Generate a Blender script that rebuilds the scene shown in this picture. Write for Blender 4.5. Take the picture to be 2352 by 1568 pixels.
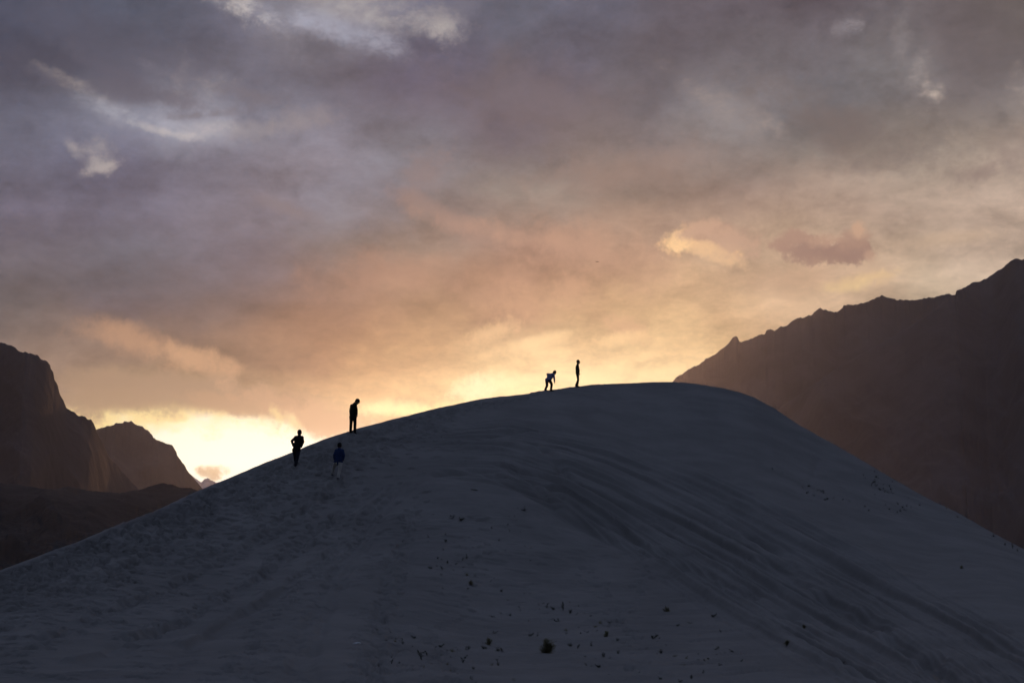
import bpy, bmesh, math, random
import numpy as np
from mathutils import Vector, Matrix, Euler

R_ = math.radians
sc = bpy.context.scene
for o in list(bpy.data.objects):
    bpy.data.objects.remove(o)
COL = sc.collection

# ------------------------------------------------------------------ camera
CAM_Z = 1.6
PITCH = math.atan((1330 - 784) / 3266.8)
cd = bpy.data.cameras.new('camera')
cd.lens = 50.0
cd.sensor_width = 36.0
cd.clip_start = 0.1
cd.clip_end = 40000
cam = bpy.data.objects.new('camera', cd)
COL.objects.link(cam)
cam.location = (0, 0, CAM_Z)
cam.rotation_euler = (math.pi / 2 + PITCH, 0, 0)
sc.camera = cam


def azel(px, py):
    """bearing and elevation (degrees) of a spot measured in the 2352 x 1568 picture"""
    xn = (px - 1176) / 3266.8
    yn = -(py - 784) / 3266.8
    y = math.cos(PITCH) - yn * math.sin(PITCH)
    z = math.sin(PITCH) + yn * math.cos(PITCH)
    return math.degrees(math.atan2(xn, y)), math.degrees(math.atan2(z, math.hypot(xn, y)))


# ------------------------------------------------------------------ render settings, exposure
sc.render.engine = 'CYCLES'
sc.cycles.use_denoising = True
try:
    sc.cycles.denoiser = 'OPENIMAGEDENOISE'
except Exception:
    pass
sc.cycles.max_bounces = 5
sc.cycles.diffuse_bounces = 1
sc.cycles.use_adaptive_sampling = True
sc.cycles.adaptive_threshold = 0.02
sc.cycles.adaptive_min_samples = 8
sc.cycles.volume_bounces = 0
sc.cycles.transparent_max_bounces = 8
sc.view_settings.view_transform = 'Standard'
sc.view_settings.look = 'None'
sc.view_settings.gamma = 1.0
sc.view_settings.exposure = 0.0
sc.view_settings.use_curve_mapping = False

# ------------------------------------------------------------------ sun
SUN_AZ, SUN_EL = azel(1160, 950)
SUN_EL = 6.0
sd = bpy.data.lights.new('sun', 'SUN')
sd.energy = 0.70
sd.angle = R_(2.0)
sd.color = (1.0, 0.50, 0.27)
sun = bpy.data.objects.new('sun', sd)
COL.objects.link(sun)
sdir = Vector((math.sin(R_(SUN_AZ)) * math.cos(R_(SUN_EL)), math.cos(R_(SUN_AZ)) * math.cos(R_(SUN_EL)), math.sin(R_(SUN_EL))))
sun.rotation_euler = sdir.to_track_quat('Z', 'Y').to_euler()
sun.location = (0, 0, 300)

# ------------------------------------------------------------------ world: evening sky with cloud cover
world = bpy.data.worlds.new('World')
sc.world = world
world.use_nodes = True
NT = world.node_tree
for n in list(NT.nodes):
    NT.nodes.remove(n)


def lin(c):
    return tuple(((v / 255) / 12.92 if v / 255 <= 0.04045 else ((v / 255 + 0.055) / 1.055) ** 2.4) for v in c)


def put(nt, sock, v):
    if isinstance(v, bpy.types.NodeSocket):
        nt.links.new(v, sock)
    else:
        sock.default_value = v


def MA(op, a, b=0.0, c=None, clamp=False, nt=None):
    nt = nt or NT
    n = nt.nodes.new('ShaderNodeMath')
    n.operation = op
    n.use_clamp = clamp
    put(nt, n.inputs[0], a)
    put(nt, n.inputs[1], b)
    if c is not None:
        put(nt, n.inputs[2], c)
    return n.outputs[0]


def VM(op, a, b=None, scale=None, nt=None):
    nt = nt or NT
    n = nt.nodes.new('ShaderNodeVectorMath')
    n.operation = op
    put(nt, n.inputs[0], a)
    if b is not None:
        put(nt, n.inputs[1], b)
    if scale is not None:
        put(nt, n.inputs['Scale'], scale)
    return n.outputs['Value' if op in ('LENGTH', 'DOT_PRODUCT', 'DISTANCE') else 'Vector']


def MIX(f, a, b, mode='MIX', nt=None):
    nt = nt or NT
    n = nt.nodes.new('ShaderNodeMix')
    n.data_type = 'RGBA'
    n.blend_type = mode
    n.clamp_factor = True
    put(nt, n.inputs[0], f)
    put(nt, n.inputs[6], a if isinstance(a, bpy.types.NodeSocket) else (*a, 1))
    put(nt, n.inputs[7], b if isinstance(b, bpy.types.NodeSocket) else (*b, 1))
    return n.outputs[2]


def SS(v, lo, hi, a=0.0, b=1.0, nt=None, kind='SMOOTHSTEP'):
    nt = nt or NT
    n = nt.nodes.new('ShaderNodeMapRange')
    n.interpolation_type = kind
    put(nt, n.inputs[0], v)
    for i, x in enumerate((lo, hi, a, b)):
        n.inputs[i + 1].default_value = x
    return n.outputs[0]


def NOISE(vec, scale, detail=6, rough=0.55, dist=0.0, nt=None, color=False):
    nt = nt or NT
    n = nt.nodes.new('ShaderNodeTexNoise')
    put(nt, n.inputs['Vector'], vec)
    n.inputs['Scale'].default_value = scale
    n.inputs['Detail'].default_value = detail
    n.inputs['Roughness'].default_value = rough
    n.inputs['Distortion'].default_value = dist
    return n.outputs['Color' if color else 'Fac']


tc = NT.nodes.new('ShaderNodeTexCoord')
D = VM('NORMALIZE', tc.outputs['Generated'])
sx = NT.nodes.new('ShaderNodeSeparateXYZ')
NT.links.new(D, sx.inputs[0])
dx, dy, dz = sx.outputs
U0 = MA('MULTIPLY', MA('ARCTAN2', dx, dy), 180 / math.pi)
V0 = MA('MULTIPLY', MA('ARCSINE', dz), 180 / math.pi)

# cloud noise fields on the sky sphere, drawn out sideways and tilted like the drifting cloud bands
mp = NT.nodes.new('ShaderNodeMapping')
mp.vector_type = 'POINT'
NT.links.new(D, mp.inputs['Vector'])
mp.inputs['Rotation'].default_value = (0, R_(-16), 0)
mp.inputs['Scale'].default_value = (1.0, 1.0, 2.1)
DS = mp.outputs[0]
warpA = VM('SUBTRACT', NOISE(DS, 7.0, 3, 0.55, 0.0, color=True), (0.5, 0.5, 0.5))
warpB = VM('SUBTRACT', NOISE(D, 32.0, 4, 0.6, 0.0, color=True), (0.5, 0.5, 0.5))
wsum = VM('ADD', VM('SCALE', warpA, scale=4.2), VM('SCALE', warpB, scale=1.9))
swz = NT.nodes.new('ShaderNodeSeparateXYZ')
NT.links.new(wsum, swz.inputs[0])
U = MA('ADD', U0, swz.outputs[0])
V = MA('ADD', V0, MA('MULTIPLY', swz.outputs[1], 0.6))

# broad colour of the cloud cover around the sunset: (x, y, r, g, b) readings
SKY = [
    (60, 40, 86, 85, 101), (250, 60, 92, 90, 104), (420, 70, 98, 95, 108), (560, 50, 130, 125, 136), (760, 60, 150, 145, 155), (950, 60, 128, 123, 133), (1150, 60, 108, 103, 114), (1350, 50, 104, 98, 109),
    (1600, 50, 106, 96, 102), (1900, 50, 108, 98, 103), (2200, 50, 106, 95, 97), (2340, 40, 110, 99, 97), (50, 140, 80, 77, 91), (250, 140, 92, 88, 101), (500, 150, 102, 97, 110), (720, 150, 104, 99, 111),
    (950, 150, 108, 103, 115), (1250, 150, 112, 101, 109), (1550, 150, 112, 102, 106), (1800, 150, 118, 109, 112), (2050, 150, 126, 118, 119), (2300, 150, 114, 104, 105), (50, 260, 106, 103, 117), (260, 240, 132, 129, 141),
    (480, 240, 146, 141, 151), (640, 250, 132, 126, 137), (900, 250, 122, 111, 119), (1200, 250, 116, 105, 110), (1480, 250, 122, 110, 112), (1700, 260, 142, 131, 130), (1900, 260, 116, 107, 108), (2120, 240, 128, 116, 113),
    (2330, 240, 134, 122, 118), (60, 370, 112, 107, 121), (250, 370, 130, 122, 133), (450, 370, 128, 120, 131), (700, 370, 142, 131, 139), (950, 370, 140, 127, 130), (1200, 360, 130, 116, 115), (1450, 370, 146, 125, 117),
    (1700, 380, 148, 130, 122), (1900, 340, 134, 119, 112), (2100, 360, 152, 136, 125), (2320, 370, 168, 148, 135), (60, 480, 116, 106, 118), (300, 480, 122, 112, 123), (550, 480, 136, 123, 130), (800, 480, 148, 134, 138),
    (1000, 470, 150, 128, 120), (1200, 460, 162, 140, 127), (1450, 460, 158, 132, 117), (1700, 460, 166, 138, 122), (1950, 460, 176, 150, 133), (2250, 460, 182, 158, 141), (60, 600, 118, 106, 110), (300, 600, 120, 109, 114),
    (550, 600, 130, 117, 119), (760, 590, 152, 128, 118), (950, 580, 172, 139, 120), (1200, 570, 178, 138, 116), (1450, 580, 192, 152, 126), (1700, 580, 196, 160, 132), (1950, 600, 192, 158, 132), (2250, 570, 194, 168, 147),
    (60, 710, 122, 106, 102), (300, 700, 126, 109, 107), (520, 690, 140, 117, 109), (720, 680, 164, 126, 107), (900, 680, 182, 137, 112), (1150, 670, 196, 149, 115), (1400, 680, 208, 164, 127), (1650, 680, 214, 173, 134),
    (1900, 670, 214, 178, 140), (2150, 650, 202, 178, 148), (150, 800, 144, 118, 102), (320, 790, 154, 124, 105), (550, 790, 172, 134, 109), (750, 780, 190, 144, 111), (950, 770, 203, 158, 116), (1150, 760, 214, 170, 124),
    (1400, 770, 226, 184, 136), (1600, 760, 230, 188, 140), (180, 870, 150, 122, 102), (380, 870, 164, 131, 107), (600, 870, 184, 144, 111), (820, 870, 206, 160, 115), (1000, 860, 232, 188, 126), (1150, 870, 250, 218, 150),
    (1350, 850, 250, 212, 150), (1550, 840, 248, 208, 146), (200, 920, 176, 140, 108), (420, 920, 178, 142, 108), (650, 930, 196, 152, 112), (850, 930, 236, 188, 122), (1050, 930, 255, 226, 150), (1400, 920, 255, 226, 160),
    (260, 985, 250, 212, 138), (450, 985, 255, 236, 176), (620, 990, 254, 236, 186), (760, 985, 222, 178, 128), (900, 970, 250, 212, 142), (430, 1060, 255, 247, 224), (600, 1050, 255, 248, 228), (800, 1060, 255, 240, 200),
    (1200, 1000, 255, 228, 160), (0, 900, 140, 118, 104), (0, 1100, 220, 190, 140), (2300, 850, 214, 180, 140), (1900, 900, 234, 196, 146),
]
S_uv = np.array([azel(s[0], s[1]) for s in SKY])
CAL = [[62, 75, 126], [67, 80, 122], [71, 86, 129], [132, 137, 197], [273, 262, 304], [97, 107, 172], [90, 103, 147], [105, 112, 164], [106, 94, 121], [91, 75, 96], [108, 88, 102], [162, 134, 121], [36, 33, 55], [48, 53, 89], [60, 54, 81], [62, 56, 80], [67, 61, 112], [92, 92, 137], [100, 100, 128], [165, 155, 177], [218, 206, 215], [138, 124, 139], [112, 119, 171], [214, 228, 295], [352, 357, 424], [181, 203, 281], [124, 121, 165], [79, 80, 124], [120, 120, 147], [206, 200, 215], [93, 112, 144], [142, 119, 120], [207, 177, 165], [123, 129, 188], [115, 116, 195], [138, 138, 198], [236, 224, 284], [151, 172, 223], [100, 98, 130], [194, 163, 157], [239, 203, 187], [163, 145, 131], [352, 296, 240], [450, 346, 276], [131, 118, 173], [136, 132, 190], [179, 170, 225], [172, 192, 264], [137, 127, 138], [242, 230, 202], [185, 150, 127], [256, 166, 131], [394, 278, 215], [464, 334, 253], [116, 105, 126], [97, 110, 147], [100, 100, 146], [141, 137, 143], [220, 171, 137], [221, 126, 98], [407, 247, 168], [408, 284, 198], [519, 360, 248], [623, 453, 339], [92, 85, 93], [94, 80, 110], [119, 92, 92], [187, 94, 66], [211, 113, 73], [272, 135, 77], [369, 209, 109], [620, 378, 187], [672, 445, 262], [591, 445, 296], [279, 181, 133], [145, 91, 64], [254, 137, 80], [327, 151, 72], [353, 213, 79], [303, 181, 91], [444, 287, 113], [649, 426, 188], [305, 195, 133], [167, 102, 66], [216, 126, 72], [442, 229, 79], [447, 226, 94], [956, 701, 305], [956, 658, 305], [939, 631, 287], [434, 262, 150], [200, 122, 67], [364, 146, 73], [839, 503, 195], [1000, 761, 305], [1000, 761, 352], [956, 658, 254], [1034, 671, 195], [1010, 698, 221], [730, 445, 216], [956, 658, 270], [1000, 930, 745], [1000, 939, 776], [1000, 871, 578], [1000, 776, 352], [262, 181, 138], [716, 515, 262], [672, 456, 262], [823, 552, 287]]
S_c = np.array([lin(s[2:]) for s in SKY])
if CAL is not None:
    S_c = np.array(CAL) / 1000.0
ROWS = np.linspace(2.5, 24.5, 20)
COLS = np.linspace(-22, 22, 32)


def sky_at(u, v):
    d2 = ((S_uv[:, 0] - u) / 1.6) ** 2 + ((S_uv[:, 1] - v) / 0.95) ** 2
    w = np.exp(-d2 / 2) + 1e-5 / (1 + d2) ** 2
    return (w[:, None] * S_c).sum(0) / w.sum()


uf = MA('DIVIDE', MA('ADD', U, 22.0), 44.0)
table = None
for i, v in enumerate(ROWS):
    rn = NT.nodes.new('ShaderNodeValToRGB')
    cr = rn.color_ramp
    cr.interpolation = 'CARDINAL'
    NT.links.new(uf, rn.inputs[0])
    for j, u in enumerate(COLS):
        p = j / 31
        if j == 0:
            e = cr.elements[0]
            e.position = 0
        elif j == 31:
            e = cr.elements[len(cr.elements) - 1]
            e.position = 1
        else:
            e = cr.elements.new(p)
        e.color = (*sky_at(u, v), 1)
    if table is None:
        table = rn.outputs[0]
    else:
        f = SS(V, ROWS[i - 1], v, kind='LINEAR')
        table = MIX(f, table, rn.outputs[0])

# billows of the cloud deck, seen in perspective, their sunward sides lit
ZP = MA('ADD', MA('MAXIMUM', dz, 0.0), 0.16)
qv = NT.nodes.new('ShaderNodeCombineXYZ')
NT.links.new(MA('DIVIDE', dx, ZP), qv.inputs[0])
NT.links.new(MA('DIVIDE', dy, ZP), qv.inputs[1])
Q = VM('ADD', VM('ADD', qv.outputs[0], VM('SCALE', D, scale=0.9)), VM('SCALE', warpB, scale=0.16))
m1 = NOISE(Q, 4.6, 7, 0.60, 0.0)
m1s = NOISE(VM('ADD', Q, (sdir.x * 0.10, sdir.y * 0.10, 0.0)), 4.6, 5, 0.58, 0.0)
m2 = NOISE(DS, 70.0, 6, 0.68, 0.0)
dens = MA('SUBTRACT', m1, 0.5)
lit = MA('SUBTRACT', m1, m1s)
mott = MA('ADD', MA('MULTIPLY_ADD', dens, -0.75, 1.0), MA('MULTIPLY_ADD', lit, 1.3, MA('MULTIPLY', MA('SUBTRACT', m2, 0.5), 0.55)))
cover = VM('SCALE', table, scale=mott)

# single clouds, openings and lit edges
E2 = MA('MULTIPLY', MA('SUBTRACT', NOISE(D, 120.0, 5, 0.66, 0.0), 0.5), 1.5)
E1 = MA('MULTIPLY', MA('SUBTRACT', NOISE(VM('ADD', D, VM('SCALE', warpB, scale=0.012)), 38.0, 6, 0.66, 0.0), 0.5), 1.7)
PV = NT.nodes.new('ShaderNodeCombineXYZ')
NT.links.new(MA('ADD', U0, MA('MULTIPLY', swz.outputs[0], 0.22)), PV.inputs[0])
NT.links.new(MA('ADD', V0, MA('MULTIPLY', swz.outputs[1], 0.14)), PV.inputs[1])
PV.inputs[2].default_value = 1.0
P = PV.outputs[0]


FLECK = SS(MA('MULTIPLY_ADD', m1, 0.5, MA('MULTIPLY', m2, 0.6)), 0.44, 0.66, 1.15, 0.15)


def feat(base, px, py, rx, ry, rot, soft, rough, rgb, op, add=0.0, gain=1.0):
    u, v = azel(px, py)
    ca, sa = math.cos(R_(rot)), math.sin(R_(rot))
    ax, ay = rx / 57.0, ry / 57.0
    q1 = VM('DOT_PRODUCT', P, (ca / ax, sa / ax, -(u * ca + v * sa) / ax))
    q2 = VM('DOT_PRODUCT', P, (-sa / ay, ca / ay, (u * sa - v * ca) / ay))
    L = MA('SQRT', MA('MULTIPLY_ADD', q1, q1, MA('MULTIPLY', q2, q2)))
    if rough >= 2.6:
        rough, soft = rough * 0.6, min(1.0, soft * 1.15)
    L = MA('MULTIPLY_ADD', E1 if max(rx, ry) > 64 else E2, rough, L)
    f = SS(L, 1 - soft, 1 + soft, op, 0.0)
    if add:
        f = MA('MULTIPLY', f, FLECK)
    c = tuple(x * gain for x in lin(rgb))
    return MIX(f, base, c)


F = [
    # openings at the top, pale sky behind the deck
    (545, 8, 60, 22, -20, .8, 3.6, (206, 196, 190), .8, 1), (600, 30, 50, 12, -28, .8, 3.4, (196, 188, 186), .6, 1), (690, 48, 120, 22, -12, .9, 3.0, (166, 167, 184), .75, 1), (800, 18, 90, 24, -4, .9, 3.4, (176, 170, 172), .7, 1), (900, 30, 90, 30, -8, .9, 3.4, (172, 166, 168), .6, 1),
    (800, 75, 90, 22, -14, .9, 3.2, (158, 160, 178), .6, 1), (880, 100, 50, 20, -30, .9, 3.2, (154, 154, 170), .55, 1), (1000, 45, 50, 34, -30, .9, 3.4, (168, 162, 164), .5, 1),
    (150, 183, 55, 10, -22, .8, 3.2, (198, 184, 172), .8, 1), (215, 208, 50, 12, -24, .8, 3.2, (186, 174, 168), .75, 1), (255, 250, 90, 20, -22, .9, 3.2, (160, 161, 174), .75, 1), (390, 285, 130, 20, -10, .9, 3.0, (164, 165, 180), .75, 1), (480, 295, 60, 14, 6, .9, 3.2, (184, 178, 182), .65, 1),
    (425, 175, 16, 40, -12, .9, 3.2, (160, 154, 160), .5, 1), (475, 200, 60, 16, 8, .9, 3.2, (178, 168, 166), .65, 1), (360, 155, 40, 8, -14, .9, 3.2, (156, 151, 160), .5, 1), (238, 380, 34, 9, 20, .9, 3.0, (192, 179, 172), .7, 1), (222, 368, 22, 8, -50, .9, 3.0, (184, 172, 168), .6, 1), (222, 352, 30, 26, -50, .9, 3.2, (158, 152, 156), .7, 1), (165, 338, 22, 9, -35, .9, 3, (164, 157, 160), .6, 1),
    (2138, 200, 24, 16, -40, .9, 3.0, (206, 188, 174), .75, 1), (2105, 165, 24, 34, -35, .9, 3.2, (160, 150, 148), .65, 1), (2070, 95, 16, 36, -10, .9, 3.2, (150, 142, 143), .55, 1), (1935, 68, 34, 18, 10, .9, 3, (146, 139, 146), .5, 1), (1965, 60, 16, 12, 0, .9, 3, (156, 148, 152), .4, 1),
    (1660, 235, 90, 26, -35, 1.0, 2.8, (156, 145, 142), .6, 1), (1600, 190, 70, 26, -30, 1.0, 2.8, (140, 130, 130), .4, 1), (1770, 278, 40, 16, -30, .9, 3, (172, 156, 148), .5, 1), (2345, 190, 20, 40, 10, .9, 3, (180, 164, 154), .6, 1),
    # dark cloud masses
    (300, 130, 260, 60, -14, .9, 1.8, (86, 86, 103), .6), (740, 118, 38, 20, 0, .9, 2.4, (88, 88, 101), .7), (110, 150, 150, 40, -14, .9, 1.8, (76, 76, 92), .6),
    (300, 205, 90, 20, -6, .8, 3.0, (98, 96, 110), .75), (1230, 230, 200, 70, -10, 1.0, 1.8, (112, 102, 108), .55), (610, 225, 50, 20, 0, .9, 3, (108, 104, 114), .6),
    (1960, 300, 190, 50, -22, .9, 2.2, (112, 101, 99), .7), (2270, 110, 130, 60, 0, 1, 2, (108, 98, 100), .5), (2250, 400, 36, 14, 12, .9, 3, (146, 126, 117), .7), (2335, 350, 40, 40, 0, .9, 3, (144, 126, 118), .6),
    (975, 395, 36, 55, -50, .9, 2.4, (128, 113, 114), .6), (1010, 500, 110, 22, -25, .9, 2.2, (146, 120, 112), .6), (1180, 545, 160, 18, -10, .9, 2.2, (164, 129, 112), .55), (640, 475, 70, 14, -16, .9, 2.6, (126, 116, 121), .6),
    (1350, 575, 150, 40, -12, .9, 2.4, (186, 142, 115), .55), (1450, 390, 180, 40, 8, 1, 2.0, (146, 122, 112), .5), (880, 640, 120, 40, 4, 1, 2, (176, 129, 104), .45),
    (120, 180, 60, 16, -20, .8, 3.4, (92, 90, 104), .7), (360, 215, 60, 16, -8, .8, 3.4, (96, 94, 108), .7), (250, 160, 90, 16, -20, .8, 3.0, (90, 89, 105), .7), (430, 235, 40, 10, -10, .9, 4, (112, 108, 120), .6),
    (380, 300, 60, 7, -8, .9, 4, (196, 188, 186), .6), (440, 262, 40, 6, 6, .9, 4, (118, 114, 124), .7), (520, 255, 40, 8, 8, .9, 4, (120, 116, 126), .6), (590, 300, 60, 16, 10, .9, 3.6, (150, 144, 148), .5), (700, 275, 60, 22, 10, .9, 3.4, (150, 140, 142), .5),
    (560, 205, 50, 12, -8, .9, 3.6, (112, 108, 118), .6), (1010, 60, 26, 26, 0, .8, 3.6, (184, 176, 172), .6), (640, 15, 40, 20, 0, .9, 3.4, (118, 116, 126), .7), (720, 5, 40, 14, 0, .9, 3.4, (140, 136, 142), .5), (1040, 20, 60, 24, 10, .9, 3.4, (118, 116, 128), .5),
    # the two small sunlit clouds over the right-hand ridge
    (1615, 560, 88, 36, -6, .3, 1.6, (240, 192, 134), .9), (1566, 558, 40, 20, 30, .35, 1.8, (250, 202, 140), .95), (1655, 588, 58, 16, -20, .6, 1.8, (228, 184, 136), .75),
    (1648, 542, 78, 26, -10, .4, 2.0, (178, 140, 118), .9), (1690, 562, 52, 28, -16, .6, 1.8, (194, 155, 129), .8), (1612, 530, 48, 16, 16, .6, 1.8, (196, 156, 129), .8), (1612, 562, 24, 8, -10, .9, 2.2, (230, 184, 134), .6), (1648, 572, 22, 7, -24, .9, 2.2, (230, 186, 136), .55),
    (1860, 578, 62, 27, -4, .28, 1.6, (152, 119, 106), .95), (1940, 576, 62, 28, -2, .28, 1.6, (150, 117, 105), .95), (1812, 562, 34, 24, 10, .5, 1.6, (166, 130, 112), .9), (1835, 552, 24, 16, 0, .5, 1.6, (170, 134, 115), .85), (1960, 552, 34, 24, 20, .5, 1.6, (168, 132, 113), .9), (1972, 530, 16, 14, 20, .7, 1.8, (206, 164, 132), .8), (1900, 556, 36, 12, 6, .6, 1.6, (184, 146, 122), .8), (1900, 592, 60, 9, 0, .6, 1.2, (152, 119, 105), .8), (1995, 588, 14, 12, -30, .6, 1.5, (184, 146, 122), .8),
    (1975, 640, 60, 10, 8, .8, 3.0, (240, 204, 142), .8), (1950, 655, 40, 9, 5, .8, 3.0, (236, 202, 142), .7), (2200, 540, 90, 14, 4, .9, 3, (206, 174, 142), .5), (1850, 640, 120, 26, 0, .9, 2.6, (198, 158, 126), .5),
    (1320, 665, 40, 34, 0, .8, 2.8, (190, 144, 110), .6), (1445, 755, 46, 24, -20, .7, 3.0, (206, 160, 116), .75), (1430, 780, 60, 12, 6, .8, 3, (248, 206, 142), .7), (1200, 700, 60, 40, 0, .8, 3, (196, 150, 112), .5),
    (1240, 785, 90, 12, 14, .8, 3.2, (252, 214, 150), .7), (1130, 760, 50, 18, 20, .8, 3.2, (240, 198, 138), .5), (1150, 655, 70, 40, 20, .9, 3, (184, 140, 110), .45),
    # lit streak low on the left
    (310, 785, 110, 26, -16, .9, 2.0, (196, 146, 108), .75), (440, 830, 75, 20, -12, .8, 2.2, (206, 156, 112), .8), (270, 895, 120, 14, -4, .9, 2, (178, 140, 104), .5),
    # bright opening under the cloud base
    (470, 1002, 330, 60, -3, .34, 1.8, (255, 226, 148), .95, 0, 1.03), (520, 1065, 360, 95, 4, .35, 1.0, (255, 247, 222), .95, 0, 1.1),
    (420, 975, 60, 7, 2, .8, 3, (255, 248, 205), .7, 0, 1.1), (585, 985, 70, 6, -4, .8, 3, (255, 250, 210), .7, 0, 1.1),
    (400, 900, 280, 36, -3, .4, 1.3, (168, 135, 105), .85), (250, 915, 130, 22, 0, .5, 1.3, (172, 138, 104), .8), (520, 928, 120, 20, -8, .4, 1.6, (184, 144, 106), .85), (660, 935, 120, 28, -16, .4, 1.8, (196, 152, 112), .9), (745, 965, 85, 38, -14, .35, 1.8, (214, 168, 122), .92),
    (632, 948, 16, 9, -50, .9, 4, (255, 228, 150), .6), (672, 965, 20, 8, -40, .9, 4, (255, 234, 165), .6), (905, 935, 70, 14, 4, .7, 3.0, (255, 240, 170), .9, 0, 1.1), (960, 938, 60, 9, 6, .7, 3, (255, 238, 160), .8, 0, 1.1),
    (1105, 892, 50, 24, 8, 1.0, 2.4, (255, 244, 190), .8, 0, 1.05), (1190, 884, 90, 16, 5, 1.0, 2.4, (255, 236, 172), .6, 0, 1.05), (1330, 870, 150, 10, 3, 1.0, 3.0, (255, 230, 168), .4, 0, 1.0), (1480, 858, 90, 18, 0, 1.0, 2.4, (255, 232, 165), .6, 0, 1.02),
    (490, 1083, 30, 12, 4, .5, 3.0, (214, 178, 132), .95), (478, 1092, 24, 8, -10, .5, 3.0, (206, 170, 128), .8),
]
for f_ in F:
    cover = feat(cover, *f_)

# the clear western strip glows well past white around the hidden sun
gu, gv = azel(600, 1060)
g1 = VM('DOT_PRODUCT', P, (1 / 8.5, 0, -gu / 8.5))
g2 = VM('DOT_PRODUCT', P, (0, 1 / 1.7, -gv / 1.7))
glow = MA('EXPONENT', MA('MULTIPLY', MA('MULTIPLY_ADD', g1, g1, MA('MULTIPLY', g2, g2)), -1.0))
gu, gv = azel(1230, 905)
g3 = VM('DOT_PRODUCT', P, (1 / 5.5, 0, -gu / 5.5))
g4 = VM('DOT_PRODUCT', P, (0, 1 / 0.9, -gv / 0.9))
glow2 = MA('EXPONENT', MA('MULTIPLY', MA('MULTIPLY_ADD', g3, g3, MA('MULTIPLY', g4, g4)), -1.0))
cover = VM('SCALE', cover, scale=MA('MULTIPLY_ADD', glow2, 0.06, MA('MULTIPLY_ADD', glow, 0.35, 1.0)))

hs = NT.nodes.new('ShaderNodeHueSaturation')
hs.inputs['Saturation'].default_value = 0.93
NT.links.new(cover, hs.inputs['Color'])
cover = hs.outputs[0]

# the rest of the vault: Nishita dusk sky half veiled by grey-blue cloud
sky = NT.nodes.new('ShaderNodeTexSky')
sky.sky_type = 'NISHITA'
sky.sun_disc = False
sky.sun_elevation = R_(SUN_EL)
sky.sun_rotation = R_(SUN_AZ)
sky.air_density = 1.0
sky.dust_density = 2.0
sky.altitude = 2200
clear = VM('SCALE', sky.outputs[0], scale=0.05)
low = MIX(SS(dy, -0.7, 0.8), lin((41, 49, 67)), lin((94, 92, 106)))
grey = MIX(SS(dz, 0.1, 0.9), low, lin((112, 123, 151)))
veil = VM('SCALE', grey, scale=SS(m1, 0.25, 0.75, 0.75, 1.25, kind='LINEAR'))
vault = MIX(0.80, clear, veil)
wside = MA('MULTIPLY', SS(U0, -48, -20), SS(U0, 48, 20))
wtop = SS(V0, 40, 22)
skycol = MIX(MA('MULTIPLY', wside, wtop), vault, cover)
bg = NT.nodes.new('ShaderNodeBackground')
NT.links.new(skycol, bg.inputs[0])
bg.inputs[1].default_value = 1.0
wo = NT.nodes.new('ShaderNodeOutputWorld')
NT.links.new(bg.outputs[0], wo.inputs[0])
world.cycles.sampling_method = 'MANUAL'
world.cycles.sample_map_resolution = 512


# ------------------------------------------------------------------ helpers
def tag(o, label=None, cat=None, group=None, kind=None):
    if label:
        o['label'] = label
    if cat:
        o['category'] = cat
    if group:
        o['group'] = group
    if kind:
        o['kind'] = kind
    return o


def link(name, me, mat=None, parent=None):
    o = bpy.data.objects.new(name, me)
    COL.objects.link(o)
    if mat is not None and me is not None and not me.materials:
        me.materials.append(mat)
    if parent is not None:
        o.parent = parent
    return o


def grid_mesh(name, co, closed=False):
    """co: array (rows, cols, 3) -> quad mesh"""
    nr, nc, _ = co.shape
    me = bpy.data.meshes.new(name)
    idx = np.arange(nr * nc).reshape(nr, nc)
    q = np.stack([idx[:-1, :-1], idx[:-1, 1:], idx[1:, 1:], idx[1:, :-1]], -1).reshape(-1, 4)
    me.vertices.add(nr * nc)
    me.vertices.foreach_set('co', co.reshape(-1).astype(np.float32))
    me.loops.add(q.size)
    me.loops.foreach_set('vertex_index', q.reshape(-1).astype(np.int32))
    me.polygons.add(len(q))
    me.polygons.foreach_set('loop_start', np.arange(0, q.size, 4, dtype=np.int32))
    me.polygons.foreach_set('use_smooth', np.ones(len(q), dtype=bool))
    me.update(calc_edges=True)
    me.validate()
    return me


def pchip(x, y, xi):
    x = np.asarray(x, float)
    y = np.asarray(y, float)
    xi = np.asarray(xi, float)
    h = np.diff(x)
    d = np.diff(y) / h
    m = np.zeros_like(y)
    for k in range(1, len(x) - 1):
        if d[k - 1] * d[k] > 0:
            w1, w2 = 2 * h[k] + h[k - 1], h[k] + 2 * h[k - 1]
            m[k] = (w1 + w2) / (w1 / d[k - 1] + w2 / d[k])
    m[0], m[-1] = d[0], d[-1]
    k = np.clip(np.searchsorted(x, xi) - 1, 0, len(x) - 2)
    t = np.clip((xi - x[k]) / h[k], 0, 1)
    return ((2 * t**3 - 3 * t**2 + 1) * y[k] + (t**3 - 2 * t**2 + t) * h[k] * m[k] + (-2 * t**3 + 3 * t**2) * y[k + 1] + (t**3 - t**2) * h[k] * m[k + 1])


_rng = np.random.RandomState(7)
_LAT = _rng.rand(256, 256)


def vnoise(x, y, seed=0):
    x = x + seed * 17.31
    y = y + seed * 9.77
    xi = np.floor(x).astype(int)
    yi = np.floor(y).astype(int)
    fx, fy = x - xi, y - yi
    fx = fx * fx * fx * (fx * (fx * 6 - 15) + 10)
    fy = fy * fy * fy * (fy * (fy * 6 - 15) + 10)
    a = _LAT[xi & 255, yi & 255]
    b = _LAT[(xi + 1) & 255, yi & 255]
    c = _LAT[xi & 255, (yi + 1) & 255]
    d = _LAT[(xi + 1) & 255, (yi + 1) & 255]
    return (a * (1 - fx) + b * fx) * (1 - fy) + (c * (1 - fx) + d * fx) * fy - 0.5


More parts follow.
